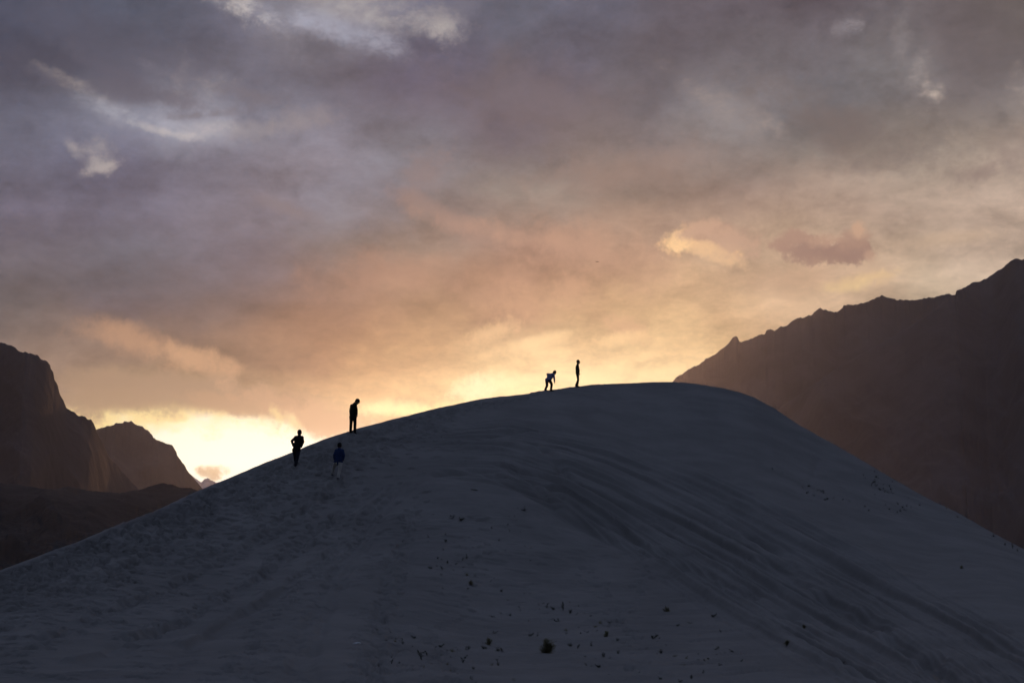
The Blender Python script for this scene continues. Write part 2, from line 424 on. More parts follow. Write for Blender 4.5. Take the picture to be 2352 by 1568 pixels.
def fbm(x, y, octv=5, gain=0.5, seed=0, ridged=False):
    s = np.zeros_like(x)
    a = 1.0
    for k in range(octv):
        n = vnoise(x, y, seed + k * 3)
        if ridged:
            n = 0.5 - 2 * np.abs(n)
        s += a * n
        a *= gain
        x, y = x * 1.93 + y * 0.42, y * 1.93 - x * 0.42
    return s


def newmat(name, build, rough=0.9):
    m = bpy.data.materials.new(name)
    m.use_nodes = True
    nt = m.node_tree
    b = nt.nodes.get('Principled BSDF')
    b.inputs['Roughness'].default_value = rough
    b.inputs['Specular IOR Level'].default_value = 0.15
    build(nt, b)
    return m


def two_tone(c1, c2, scale, bump=0.0, bscale=None, detail=6, stretch=(1, 1, 1), dist=0.02):
    def f(nt, b):
        t = nt.nodes.new('ShaderNodeTexCoord')
        v = VM('MULTIPLY', t.outputs['Object'], stretch, nt=nt)
        n = NOISE(v, scale, detail, 0.6, 0.2, nt=nt)
        nt.links.new(MIX(SS(n, 0.32, 0.68, nt=nt), c1, c2, nt=nt), b.inputs['Base Color'])
        if bump:
            n2 = NOISE(v, bscale or scale * 4, 6, 0.6, 0.0, nt=nt)
            bp = nt.nodes.new('ShaderNodeBump')
            bp.inputs['Strength'].default_value = bump
            bp.inputs['Distance'].default_value = dist
            nt.links.new(n2, bp.inputs['Height'])
            nt.links.new(bp.outputs[0], b.inputs['Normal'])
    return f


M_sand = newmat('sand', two_tone((0.175, 0.166, 0.158), (0.218, 0.207, 0.197), 0.35, 0.6, 2.6, 9, dist=0.05), 0.95)
M_floor = newmat('valley_floor', two_tone((0.16, 0.14, 0.12), (0.24, 0.21, 0.18), 0.02, 0.3, 0.5), 0.95)
M_rock = newmat('mountain_rock', two_tone((0.052, 0.049, 0.053), (0.088, 0.082, 0.087), 0.006, 0.8, 0.03, 9, (1, 1, 0.45), dist=6.0), 0.95)
M_scree = newmat('foothill_scree', two_tone((0.04, 0.036, 0.035), (0.065, 0.058, 0.055), 0.012, 0.8, 0.06, 9, dist=4.0), 0.95)
M_snow = newmat('snowy_rock', two_tone((0.25, 0.24, 0.25), (0.75, 0.76, 0.8), 0.006, 0.5, 0.02, dist=8.0), 0.8)
M_leaf = newmat('dry_leaf', two_tone((0.16, 0.145, 0.08), (0.23, 0.2, 0.11), 6.0), 0.8)
M_darkleaf = newmat('dark_leaf', two_tone((0.08, 0.082, 0.074), (0.12, 0.12, 0.1), 8.0), 0.8)
M_twig = newmat('dry_twig', two_tone((0.13, 0.11, 0.065), (0.19, 0.155, 0.095), 9.0), 0.9)
M_skin = newmat('skin', two_tone((0.16, 0.095, 0.065), (0.19, 0.115, 0.08), 12.0), 0.6)
M_hair = newmat('black_hair', two_tone((0.006, 0.006, 0.007), (0.014, 0.013, 0.013), 60.0, 0.3, 200), 0.6)


def cloth(name, c, k=1.3):
    return newmat(name, two_tone(c, tuple(x * k for x in c), 9.0, 0.5, 22.0, dist=0.02), 0.9)


# ------------------------------------------------------------------ dune
CREST = [(0, 1308), (31, 1297), (103, 1271), (164, 1251), (219, 1227), (280, 1202), (328, 1183), (386, 1158), (455, 1126), (513, 1102), (603, 1064), (670, 1038), (689, 1030), (749, 1007), (776, 999), (801, 992), (818, 986), (840, 980), (890, 967), (945, 952), (1000, 938), (1050, 928), (1100, 918), (1150, 911), (1206, 904), (1237, 897.6), (1270, 894), (1290, 892), (1302, 889.5), (1321, 887), (1332, 886), (1358, 883), (1378, 882), (1440, 879.5), (1493, 878), (1546, 877.5), (1585, 880), (1625, 885), (1660, 891), (1695, 899.5), (1730, 912.5), (1774, 935), (1836, 976), (1915, 1020), (1985, 1060), (2055, 1101.5), (2121, 1139), (2196, 1176), (2275, 1220), (2352, 1262)]
ce = np.array([azel(*p) for p in CREST])
cu = np.concatenate([[-60, -48, -36, -27], ce[:, 0], [26, 34, 46, 60]])
cv = np.concatenate([[-4.25, -3.2, -2.0, -0.9], ce[:, 1], [0.0, -1.4, -3.0, -4.2]])
PROF = {
    0: [(1568, 20.8), (1500, 27), (1450, 32.5), (1380, 41), (1308, 48)],
    600: [(1568, 20.8), (1500, 27), (1450, 33), (1350, 44), (1250, 53.5), (1150, 61), (1065, 67.0)],
    800: [(1568, 20.8), (1500, 27.5), (1450, 33.5), (1350, 45), (1250, 54.5), (1150, 61.5), (1100, 65.0), (1040, 68.8), (992, 72.3)],
    1176: [(1568, 20.8), (1485, 34), (1400, 44), (1300, 52), (1200, 58), (1130, 61.5), (1085, 64.5), (1050, 69), (1000, 76), (950, 83), (908, 90)],
    1550: [(1568, 20.8), (1485, 33), (1400, 43), (1300, 53), (1200, 62), (1100, 71), (1000, 82), (930, 90), (877.5, 98)],
    1774: [(1568, 20.8), (1485, 31), (1400, 42), (1300, 53), (1200, 63), (1100, 74), (1000, 87), (935, 96)],
    2100: [(1568, 20.8), (1450, 36), (1350, 50), (1250, 66), (1180, 78), (1125, 88)],
    2352: [(1568, 20.8), (1450, 37), (1350, 54), (1300, 66), (1262, 78)],
}
PHI_B = -4.4
TT = np.linspace(0, 1, 61)
pk, prow = [-60, -36], [20.8 + TT * 1.5, 20.8 + TT * 13]
for px, lst in sorted(PROF.items()):
    ae = [azel(px, y) for y, _ in lst]
    pb = ae[0][1]
    t = np.array([(e[1] - pb) / (ae[-1][1] - pb) for e in ae])
    pk.append(ae[-1][0])
    prow.append(pchip(t, [r for _, r in lst], TT))
pk += [36, 60]
prow += [20.8 + TT * 34, 20.8 + TT * 2]
prow = np.array(prow)


def crest_phi(az):
    return np.interp(az, cu, cv)


az_all = np.concatenate([np.linspace(-60, -22.6, 60), np.linspace(-22.5, 22.5, 1150), np.linspace(22.6, 60, 60)])
# smooth r table over azimuth
rt = np.stack([pchip(pk, prow[:, k], az_all) for k in range(len(TT))], 1)   # (naz, 61)
t_rows = np.linspace(0, 1, 560)
t_rows = 0.55 * t_rows + 0.45 * (1 - (1 - t_rows) ** 1.8)
r_in = np.stack([np.interp(t_rows, TT, rt[i]) for i in range(len(az_all))])   # replaced by a smooth version below
for i in range(len(az_all)):
    r_in[i] = pchip(TT[::4], rt[i][::4], t_rows)
phc = crest_phi(az_all)
phi_in = PHI_B + t_rows[None, :] * (phc - PHI_B)[:, None]
z_in = CAM_Z + r_in * np.tan(np.radians(phi_in))


def ground(X, Y):
    """height of the undisturbed dune face under a spot"""
    az = math.degrees(math.atan2(X, Y))
    r = math.hypot(X, Y)
    i = np.searchsorted(az_all, az)
    i = min(max(i, 1), len(az_all) - 1)
    w = (az - az_all[i - 1]) / (az_all[i] - az_all[i - 1])
    out = 0
    for k, ww in ((i - 1, 1 - w), (i, w)):
        if r <= r_in[k, -1]:
            out += ww * np.interp(r, r_in[k], z_in[k])
        else:
            s = r - r_in[k, -1]
            out += ww * (z_in[k, -1] - 0.6 * s + 0.6 * 1.5 * (1 - math.exp(-s / 1.5)))
    return float(out)


def spot(px, py):
    """where the line of sight of a picture spot meets the dune"""
    az, ph = azel(px, py)
    i = int(np.argmin(abs(az_all - az)))
    r = float(np.interp(ph, phi_in[i], r_in[i]))
    return r * math.sin(R_(az)), r * math.cos(R_(az))


# relief raster: footprints, trodden paths, wheel marks
X0, X1, Y0, Y1, ST = -34.0, 38.0, 16.0, 106.0, 0.04
NX, NY = int((X1 - X0) / ST), int((Y1 - Y0) / ST)
REL = np.zeros((NX, NY), np.float32)
rnd = random.Random(11)


def dent(x, y, ang, ln, wd, dep, rim=0.35):
    n = int(max(ln, wd) * 1.5 / ST) + 2
    ci, cj = int((x - X0) / ST), int((y - Y0) / ST)
    if ci - n < 0 or cj - n < 0 or ci + n >= NX or cj + n >= NY:
        return
    a = (np.arange(-n, n + 1)) * ST
    gx, gy = np.meshgrid(a, a, indexing='ij')
    ca, sa = math.cos(ang), math.sin(ang)
    p = (gx * ca + gy * sa) / (ln / 2)
    q = (-gx * sa + gy * ca) / (wd / 2)
    d2 = p * p + q * q
    REL[ci - n:ci + n + 1, cj - n:cj + n + 1] += (-dep * np.exp(-d2 * d2 * .9) + dep * rim * np.exp(-(np.sqrt(d2) - 1.4) ** 2 * 7)).astype(np.float32)


def poly(pts, step=0.2):
    """dense ground polyline through picture spots"""
    w = [spot(*p) for p in pts]
    out = []
    for (a, b), (c, d) in zip(w[:-1], w[1:]):
        n = max(2, int(math.hypot(c - a, d - b) / step))
        for k in range(n):
            out.append((a + (c - a) * k / n, b + (d - b) * k / n))
    return out


def groove(pts, wd, dep, wob=0.0, seed=0):
    line = poly(pts, 0.1)
    for k, (x, y) in enumerate(line):
        n = int(wd * 1.6 / ST) + 2
        wx = float(vnoise(np.array([k * 0.05]), np.array([seed * 3.3]))[0]) * wob
        dd = dep * (0.75 + 1.0 * float(vnoise(np.array([k * 0.08]), np.array([seed * 7.1 + 40]))[0]))
        ci, cj = int((x + wx - X0) / ST), int((y - Y0) / ST)
        if ci - n < 0 or cj - n < 0 or ci + n >= NX or cj + n >= NY:
            continue
        a = (np.arange(-n, n + 1)) * ST
        gx, gy = np.meshgrid(a, a, indexing='ij')
        d2 = (gx * gx + gy * gy) / (wd * wd / 4)
        s = REL[ci - n:ci + n + 1, cj - n:cj + n + 1]
        s += (-dd * 0.1 / (wd * 0.9) * 0.9 * np.exp(-d2 * 1.3)).astype(np.float32)


def trail(pts, n_side=1, spread=0.15, dep=0.05, stride=0.62, size=0.36):
    line = poly(pts, 0.05)
    k, side = 0, 1
    while k < len(line) - 6:
        x, y = line[k]
        x2, y2 = line[k + 5]
        ang = math.atan2(y2 - y, x2 - x)
        nx, ny = -math.sin(ang), math.cos(ang)
        off = side * 0.12 + rnd.gauss(0, spread)
        dent(x + nx * off, y + ny * off, ang + rnd.gauss(0, .35), size * rnd.uniform(.8, 1.3), size * rnd.uniform(.5, .75), dep * rnd.uniform(.5, 1.3))
        side = -side
        k += max(2, int(stride * rnd.uniform(.7, 1.3) / 0.05))


# heavily trodden strip below the left skyline
for _ in range(2100):
    px = rnd.uniform(-20, 1050) if rnd.random() < 0.75 else rnd.uniform(0, 500)
    cy = float(np.interp(px, [p[0] for p in CREST], [p[1] for p in CREST]))
    depth = 150 if px < 500 else 150 - (px - 500) * 0.16
    py = cy + 8 + abs(rnd.gauss(0, .55)) * depth
    if py > 1560:
        continue
    x, y = spot(px, py)
    dent(x, y, rnd.uniform(-.5, .9), rnd.uniform(.25, .44), rnd.uniform(.18, .3), rnd.uniform(.04, .09))
# looser trampling over the lower left face
for _ in range(1000):
    px, py = rnd.uniform(-20, 900), rnd.uniform(1150, 1566)
    cy = float(np.interp(px, [p[0] for p in CREST], [p[1] for p in CREST]))
    if py < cy + 20 or vnoise(np.array([px / 90.0]), np.array([py / 55.0]), 5)[0] < 0.02:
        continue
    x, y = spot(px, py)
    dent(x, y, rnd.uniform(-.4, 1.2), rnd.uniform(.26, .44), rnd.uniform(.16, .28), rnd.uniform(.025, .06))
# lines of footprints
for pts, n in [([(40, 1500), (250, 1408), (420, 1335), (590, 1240), (700, 1165), (790, 1095)], 2), ([(300, 1470), (480, 1390), (640, 1280), (760, 1195), (860, 1120)], 3),
               ([(520, 1560), (600, 1440), (700, 1320), (800, 1210), (900, 1110)], 2), ([(640, 1566), (700, 1420), (790, 1270), (900, 1130)], 1), ([(860, 1566), (880, 1400), (905, 1270), (960, 1130)], 2),
               ([(1000, 1566), (1010, 1460), (1080, 1330), (1120, 1240)], 1), ([(1480, 1566), (1440, 1470), (1420, 1380), (1330, 1280)], 1), ([(1180, 1400), (1260, 1390), (1400, 1400), (1490, 1460)], 1),
               ([(1490, 1240), (1470, 1330), (1430, 1420), (1380, 1440)], 1), ([(740, 1100), (700, 1090), (640, 1100), (500, 1160)], 1), ([(820, 1000), (900, 985), (1000, 955), (1140, 925), (1250, 903)], 3), ([(1250, 900), (1340, 890), (1450, 886)], 1)]:
    for _ in range(n):
        trail([(a + rnd.gauss(0, 8), b + rnd.gauss(0, 4)) for a, b in pts], spread=.18, dep=.055)
for _ in range(260):   # scattered hollows on the scrub flat
    px, py = rnd.uniform(880, 1800), rnd.uniform(1180, 1566)
    x, y = spot(px, py)
    dent(x, y, rnd.uniform(-.3, .3), rnd.uniform(.4, .9), rnd.uniform(.2, .4), rnd.uniform(.02, .05))
for pts in [[(430, 1300), (560, 1205), (620, 1140), (660, 1090), (677, 1070)], [(600, 1330), (680, 1230), (740, 1150), (774, 1106)], [(690, 1100), (760, 1035), (812, 1002)], [(830, 1000), (940, 968), (1100, 930), (1250, 902)], [(540, 1250), (650, 1180), (720, 1130)]]:
    trail(pts, spread=.05, dep=.085, stride=.7, size=.4)
# packed path edges and wheel marks
for i, pts in enumerate([[(100, 1462), (260, 1392), (400, 1330), (560, 1250), (690, 1165), (785, 1098)], [(180, 1520), (330, 1452), (470, 1392), (640, 1290), (740, 1208), (850, 1125)], [(420, 1480), (560, 1402), (700, 1292), (850, 1162), (900, 1110)], [(20, 1400), (140, 1350), (300, 1290), (420, 1240)]]):
    groove(pts, .34, -.12, .5, 60 + i)
    groove([(a + 4, b + 8) for a, b in pts], .4, .07, .5, 70 + i)
for i, (pts, wd, dep, wob) in enumerate([
    ([(150, 1445), (400, 1338), (560, 1258), (700, 1168), (790, 1100)], 1.0, .10, .6), ([(240, 1500), (470, 1400), (640, 1300), (740, 1215), (860, 1120)], .9, .09, .6),
    ([(330, 1540), (560, 1410), (700, 1300), (850, 1170)], .8, .07, .6), ([(715, 1568), (735, 1440), (800, 1300), (880, 1190), (960, 1105)], .35, .10, .2), ([(668, 1568), (700, 1440), (770, 1300), (855, 1190), (940, 1105)], .35, .10, .2),
    ([(855, 1568), (870, 1440), (890, 1300), (940, 1180)], .4, .09, .2), ([(905, 1568), (915, 1440), (930, 1300), (965, 1180)], .4, .07, .2),
    ([(1005, 1088), (1120, 1090), (1230, 1140), (1330, 1200), (1440, 1250), (1560, 1300), (1640, 1330)], .8, .34, .5), ([(1150, 1075), (1240, 1105), (1330, 1170), (1420, 1222), (1500, 1262)], .7, .34, .5),
    ([(1205, 1015), (1250, 1045), (1300, 1090), (1335, 1118)], .6, .28, .3), ([(1030, 1040), (1090, 1018), (1160, 1000), (1230, 985)], .8, .2, .4), ([(1490, 1255), (1600, 1300), (1700, 1345), (1840, 1420)], .6, .26, .4),
    ([(1890, 1365), (1930, 1392), (1980, 1425), (2010, 1450)], .7, .5, .5), ([(1760, 1290), (1800, 1318), (1850, 1350)], .6, .3, .3), ([(1720, 1230), (1790, 1275), (1870, 1320)], .8, .34, .3),
    ([(2040, 1460), (2120, 1510), (2200, 1560)], .5, .34, .4), ([(1880, 1050), (1850, 1125), (1900, 1150)], .5, .1, .3), ([(1180, 1085), (1260, 1150), (1290, 1160)], .5, .28, .3),
]):
    groove(pts, wd, dep, wob, i)

# assemble vertices: near apron, visible face, far side
near = np.linspace(0, 1, 26)[:-1]
nz = np.stack([-0.5 + near * 0.5 for _ in az_all])
nr = np.stack([3.0 + near * (r_in[i, 0] - 3.0) for i in range(len(az_all))])
nz = -0.5 + (z_in[:, :1] + 0.5) * near[None, :] ** 0.7
back_s = np.concatenate([np.linspace(0.06, 1.5, 16), np.linspace(1.8, 45, 44)])
br = r_in[:, -1:] + back_s[None, :]
bz = np.maximum(z_in[:, -1:] - 0.6 * back_s[None, :] + 0.6 * 1.5 * (1 - np.exp(-back_s[None, :] / 1.5)), -0.6)
RR = np.concatenate([nr, r_in, br], 1)
ZZ = np.concatenate([nz, z_in, bz], 1)
AZ = np.radians(az_all)[:, None]
XX, YY = RR * np.sin(AZ), RR * np.cos(AZ)
# picture coordinates of each vertex, used to know which part of the face it is on
cp, sp = math.cos(PITCH), math.sin(PITCH)
dep_ = YY * cp + (ZZ - CAM_Z) * sp
PX = 1176 + XX / np.maximum(dep_, .5) * 3266.8
PY = 784 - (-YY * sp + (ZZ - CAM_Z) * cp) / np.maximum(dep_, .5) * 3266.8
face = np.zeros_like(ZZ)
face[:, len(near):len(near) + len(t_rows)] = 1
# relief
gi = np.clip((XX - X0) / ST, 0, NX - 2)
gj = np.clip((YY - Y0) / ST, 0, NY - 2)
i0, j0 = gi.astype(int), gj.astype(int)
fi, fj = gi - i0, gj - j0
rel = (REL[i0, j0] * (1 - fi) + REL[i0 + 1, j0] * fi) * (1 - fj) + (REL[i0, j0 + 1] * (1 - fi) + REL[i0 + 1, j0 + 1] * fi) * fj
det = np.clip(rel * 1.65, -0.26, 0.10) * face
# gentle waves everywhere
det += 0.10 * fbm(XX / 5.0, YY / 7.0, 2, .5, 1) + 0.03 * fbm(XX / 0.55, YY / 0.8, 3, .5, 9)
# runnels sweeping down the right flank
UA = np.interp(PX, [900, 1000, 1170, 1400, 1600, 1700, 2000, 2352, 2600], [1030, 985, 968, 1005, 1075, 1120, 1275, 1470, 1620])
UB = np.interp(PX, [900, 980, 1150, 1300, 1450, 1600, 1800, 1950, 2352, 2600], [1095, 1088, 1105, 1162, 1272, 1370, 1490, 1575, 1800, 1960])
S = (PY - UA) / (UB - UA)
win = np.clip((S + .06) / .12, 0, 1) * np.clip((1.08 - S) / .16, 0, 1) * np.clip((PX - 960) / 160, 0, 1)
run = 0.38 * fbm(S * 7.0 + 0.10 * fbm(PX / 160, S * 3, 3, .5, 4), PX / 900 + 3.0, 2, .6, 21) + 0.8 * fbm(S * 19.0 + 0.1 * fbm(PX / 120, S * 5, 2, .5, 14), PX / 700, 2, .5, 33) + 0.75 * fbm(S * 45.0, PX / 300, 2, .5, 37)
det += win * face * run * 0.37 * np.clip(RR / 55, .45, 1.2)
det += win * face * 0.05 * fbm(XX / .9, YY / 1.0, 3, .55, 51)
# small lee ripples on the scrub flat
flat = np.clip((S - 1.0) / .15, 0, 1) * np.clip((PX - 820) / 120, 0, 1) * face
det += flat * 0.06 * fbm(XX / 1.3, YY / .55, 3, .55, 61)
edge = np.ones_like(ZZ)
edge *= np.clip((RR - 8) / 8, 0, 1)
crestfade = np.ones(len(t_rows))
crestfade[-40:] = np.linspace(1, .7, 40)
edge[:, len(near):len(near) + len(t_rows)] *= crestfade[None, :]
edge[:, len(near) + len(t_rows):] *= .7
ZD = ZZ + det * edge
co = np.stack([XX, YY, ZD], -1).transpose(1, 0, 2)
dune = link('dune', grid_mesh('dune', co[:, ::-1]), M_sand)
tag(dune, 'large pale sand dune marked with footprints and long runnels', kind='structure')


def surf(X, Y):
    """height of the finished dune surface"""
    az = math.degrees(math.atan2(X, Y))
    r = math.hypot(X, Y)
    i = int(np.clip(np.searchsorted(az_all, az), 1, len(az_all) - 1))
    w = (az - az_all[i - 1]) / (az_all[i] - az_all[i - 1])
    return float((1 - w) * np.interp(r, RR[i - 1], ZD[i - 1]) + w * np.interp(r, RR[i], ZD[i]))


# valley floor out to the horizon
n = 41
g = np.linspace(-1, 1, n)
g = np.sign(g) * np.abs(g) ** 2.2 * 8600
gx, gy = np.meshgrid(g, g)
gz = -0.35 + 0 * gx
ground_ob = link('ground', grid_mesh('ground', np.stack([gx, gy, gz], -1)), M_floor)
tag(ground_ob, 'flat sandy valley floor around the dune', kind='structure')


# ------------------------------------------------------------------ mountains
def mountain(name, label, pts, ext_l, ext_r, R, slope, mat, amp, seed, nc=520, nrow=110, jag=0.0, backrun=1.0):
    """pts: skyline readings; ext_l / ext_r: (bearing, elevation) beyond the picture"""
    e = [azel(*p) for p in pts]
    u = np.array([a for a, _ in ext_l] + [a for a, _ in e] + [a for a, _ in ext_r])
    v = np.array([b for _, b in ext_l] + [b for _, b in e] + [b for _, b in ext_r])
    inner = np.linspace(e[0][0], e[-1][0], nc)
    az = np.unique(np.concatenate([np.linspace(u[0], e[0][0], 70), inner, np.linspace(e[-1][0], u[-1], 70)]))
    ph = np.interp(az, u, v)
    ph += jag * fbm(az * 9.0, az * 0 + seed, 4, .6, seed)
    Rz = R * (1 + 0.10 * fbm(az / 4.0, az * 0 + 2.0, 3, .5, seed + 5))
    zc = Rz * np.tan(np.radians(ph)) + CAM_Z
    fine = np.linspace(az[0], az[-1], 3000)
    ker = np.exp(-np.linspace(-2.5, 2.5, 2 * int(1.6 / (fine[1] - fine[0])) + 1) ** 2)
    pad = len(ker) // 2
    zf = np.interp(fine, az, zc)
    zs_ = np.interp(az, fine, np.convolve(np.pad(zf, pad, mode='edge'), ker / ker.sum(), 'valid'))
    zs_ = np.minimum(zs_, zc * 1.06)
    run = np.maximum(zc, 20) / slope
    t = np.linspace(0, 1, nrow)
    rows_r, rows_z = [], []
    for k in t:                      # front, base to ridge
        rr = Rz - run * (1 - k) * 1.25
        zz = zs_ * (k ** 1.25) + (zc - zs_) * k ** 9
        x, y = rr * np.sin(np.radians(az)), rr * np.cos(np.radians(az))
        msk = (1 - k) ** 0.55 * min(1, k * 6)
        spur = fbm(x / (amp * 6.0) + seed, y / (amp * 4.0), 6, .52, seed, True)
        # gullies run down the face, so stretch the noise along the fall line
        s1, s2 = np.radians(az) * R, k * run * 1.5
        gul = fbm(s1 / (amp * 4.5) + 0.35 * s2 / (amp * 4.5), s2 / (amp * 9.0), 6, .55, seed + 9, True)
        rows_r.append(rr)
        rows_z.append(zz + msk * amp * (0.6 * spur + 0.8 * gul) - 6 * (k == 0))
    for k in np.linspace(0, 1, 14)[1:]:   # far side
        rows_r.append(Rz + run * k * backrun)
        rows_z.append(zc * (1 - k) ** 1.2 - 6 * (k == 1))
    rr, zz = np.array(rows_r), np.maximum(np.array(rows_z), -6)
    x, y = rr * np.sin(np.radians(az))[None], rr * np.cos(np.radians(az))[None]
    o = link(name, grid_mesh(name, np.stack([x, y, zz], -1)), mat)
    tag(o, label, kind='structure')
    return o


LM = [(-40, 770), (0, 786), (31, 795), (46, 808), (62, 808), (86, 815), (95, 825), (107, 828), (115, 838), (117, 847), (122, 853), (125, 873), (133, 886), (137, 904), (146, 919), (152, 936), (172, 948), (179, 954), (190, 954.5), (201, 961.5), (209, 963), (216, 973.5), (219, 981), (223, 992), (234, 1012), (249, 1047), (282, 1083), (315, 1120), (370, 1160), (440, 1210), (520, 1270)]
mountain('mountain', 'dark rugged mountain with a steep cliff edge on the left of the valley', LM, [(-48, 6.0), (-38, 10.5), (-30, 11.5), (-24, 10.6)], [(-8, 0.3)], 1700, 0.85, M_rock, 22, 3, jag=0.05)
HM = [(150, 1040), (190, 1005), (223, 986), (232.5, 981.6), (246, 978), (253, 978), (266, 972), (282, 972), (285, 968), (303, 966), (310.5, 974), (326, 978), (342, 990), (350, 999), (352, 1005), (366, 1012), (384.5, 1020), (395.5, 1022), (400, 1028.5), (405, 1036), (406.5, 1043), (416, 1058), (425, 1070.6), (432, 1083), (445, 1098), (461, 1116), (480, 1140), (520, 1190), (560, 1240)]
mountain('mountain', 'rounded hazy brown mountain spur beside the bright gap in the clouds', HM, [(-26, 2.0)], [(-8, 0.3)], 3000, 0.9, M_rock, 32, 8, jag=0.04)
FM = [(-60, 1112), (0, 1108), (73, 1117), (128, 1124), (157, 1117), (205, 1125.5), (275, 1133), (319, 1125.5), (351.5, 1114.5), (373.5, 1109), (399, 1113), (417.5, 1120), (439, 1120), (470, 1131), (540, 1170), (620, 1220), (700, 1290)]
mountain('foothill', 'low dark foothill ridge in front of the left mountains', FM, [(-50, 1.0), (-36, 2.6), (-27, 3.4)], [(-4, 0.1)], 800, 0.40, M_scree, 14, 13, jag=0.03)
SM = [(300, 1130), (400, 1100), (436, 1089), (454, 1102), (461, 1107), (467, 1102), (477, 1098), (483, 1102), (494, 1107), (530, 1100), (600, 1120), (700, 1150), (900, 1180), (1200, 1200)]
mountain('snow_mountain', 'small pale snowy summit far beyond the gap in the mountains', SM, [(-22, 0.5)], [(8, 0.3)], 7300, 0.6, M_snow, 60, 17, jag=0.05)
RM = [(1440, 985), (1490, 930), (1545, 877), (1552, 868), (1576.5, 851), (1596, 840), (1605, 839), (1620, 825), (1647, 811), (1653, 804), (1661, 799), (1673, 789), (1680, 778), (1690, 772), (1694, 773), (1699, 785), (1726, 777), (1732, 773), (1757, 766), (1760, 758.5), (1773, 755.5), (1779, 758), (1792, 751), (1807, 747.6), (1818, 738), (1830, 731), (1844.5, 728), (1864, 723), (1875, 714), (1884, 707), (1891, 711), (1895, 710), (1906, 714), (1916, 718), (1924, 714), (1935, 707), (1938, 701), (1959, 700.5), (1994, 693.5), (2005, 687), (2020, 681), (2023, 677), (2042, 684), (2060, 688), (2099, 689), (2130, 684), (2152, 680), (2178.5, 676), (2200, 680), (2260, 700), (2400, 740)]
mountain('mountain', 'long jagged mountain ridge with rock pinnacles descending behind the dune top', RM, [(3, 1.0)], [(30, 8.5), (40, 4.0)], 4500, 0.8, M_rock, 52, 23, nc=900, jag=0.05)
NM = [(1700, 1010), (1800, 930), (1932, 838), (2000, 800), (2064, 767), (2126, 726), (2190, 677), (2194, 676), (2197, 667), (2209, 663), (2235.6, 648), (2249, 646.5), (2266, 639), (2284, 627), (2306, 613), (2323.5, 598), (2333, 592.5), (2343, 596), (2352, 594.6), (2420, 570)]
mountain('mountain', 'high dark mountain shoulder rising beyond the right flank of the dune', NM, [(5, 0.5)], [(26, 14.5), (34, 14.0), (42, 11), (52, 5)], 3500, 0.75, M_rock, 46, 31, nc=700, jag=0.03)

# ------------------------------------------------------------------ haze: the valley air
hz = bpy.data.meshes.new('haze')
B = 9000
hv = [(x, y, z) for z in (-8, 1010) for y in (-B, B) for x in (-B, B)]
hz.from_pydata(hv, [], [(0, 2, 3, 1), (4, 5, 7, 6), (0, 1, 5, 4), (2, 6, 7, 3), (1, 3, 7, 5), (0, 4, 6, 2)])
hm = bpy.data.materials.new('haze')
hm.use_nodes = True
for nn in list(hm.node_tree.nodes):
    hm.node_tree.nodes.remove(nn)
ho = hm.node_tree.nodes.new('ShaderNodeOutputMaterial')
pv = hm.node_tree.nodes.new('ShaderNodeVolumePrincipled')
pv.inputs['Color'].default_value = (0.84, 0.88, 0.98, 1)
pv.inputs['Density'].default_value = 3.7e-5
pv.inputs['Anisotropy'].default_value = 0.80
hm.node_tree.links.new(pv.outputs[0], ho.inputs['Volume'])
haze = link('haze', hz, hm)
tag(haze, 'thin evening haze filling the valley', kind='stuff')
# ------------------------------------------------------------------ people
def round_cone(bm, p1, r1, p2, r2, seg=12):
    p1, p2 = Vector(p1), Vector(p2)
    ax = p2 - p1
    L = ax.length
    q = ax.to_track_quat('Z', 'Y') if L > 1e-6 else Vector((0, 0, 1)).to_track_quat('Z', 'Y')
    rings = []
    for k in range(5):
        a = -math.pi / 2 + k / 4 * math.pi / 2
        rings.append((math.sin(a) * r1, max(math.cos(a), .02) * r1))
    for k in range(5):
        a = k / 4 * math.pi / 2
        rings.append((L + math.sin(a) * r2, max(math.cos(a), .02) * r2))
    vs = []
    for z, r in rings:
        vs.append([bm.verts.new(p1 + q @ Vector((r * math.cos(2 * math.pi * j / seg), r * math.sin(2 * math.pi * j / seg), z))) for j in range(seg)])
    for a, b in zip(vs[:-1], vs[1:]):
        for j in range(seg):
            bm.faces.new((a[j], a[(j + 1) % seg], b[(j + 1) % seg], b[j]))
    bm.faces.new(vs[0][::-1])
    bm.faces.new(vs[-1])


def blob(bm, c, rad, frame=None):
    """ellipsoid; frame: 3 axes (right, forward, up)"""
    M = Matrix.Identity(3) if frame is None else Matrix(frame).transposed()
    mat = Matrix.Translation(Vector(c)) @ (M @ Matrix.Diagonal(Vector(rad))).to_4x4()
    bmesh.ops.create_uvsphere(bm, u_segments=16, v_segments=10, radius=1, matrix=mat)


def fuse(name, parts, mat, parent, voxel=0.012, smooth=3):
    """parts: cones (p1,r1,p2,r2) or blobs ('b',c,rad,frame) fused into one continuous skin"""
    bm = bmesh.new()
    for p in parts:
        if p[0] == 'b':
            blob(bm, p[1], p[2], p[3])
        else:
            round_cone(bm, *p)
    bmesh.ops.recalc_face_normals(bm, faces=bm.faces)
    me = bpy.data.meshes.new(name)
    bm.to_mesh(me)
    bm.free()
    t = bpy.data.objects.new('tmp', me)
    COL.objects.link(t)
    rm = t.modifiers.new('r', 'REMESH')
    rm.mode = 'VOXEL'
    rm.voxel_size = voxel
    sm = t.modifiers.new('s', 'SMOOTH')
    sm.factor = 0.5
    sm.iterations = smooth
    dg = bpy.context.evaluated_depsgraph_get()
    out = bpy.data.meshes.new_from_object(t.evaluated_get(dg))
    bpy.data.objects.remove(t)
    bpy.data.meshes.remove(me)
    out.name = name
    out.polygons.foreach_set('use_smooth', np.ones(len(out.polygons), dtype=bool))
    return link(name, out, mat, parent)


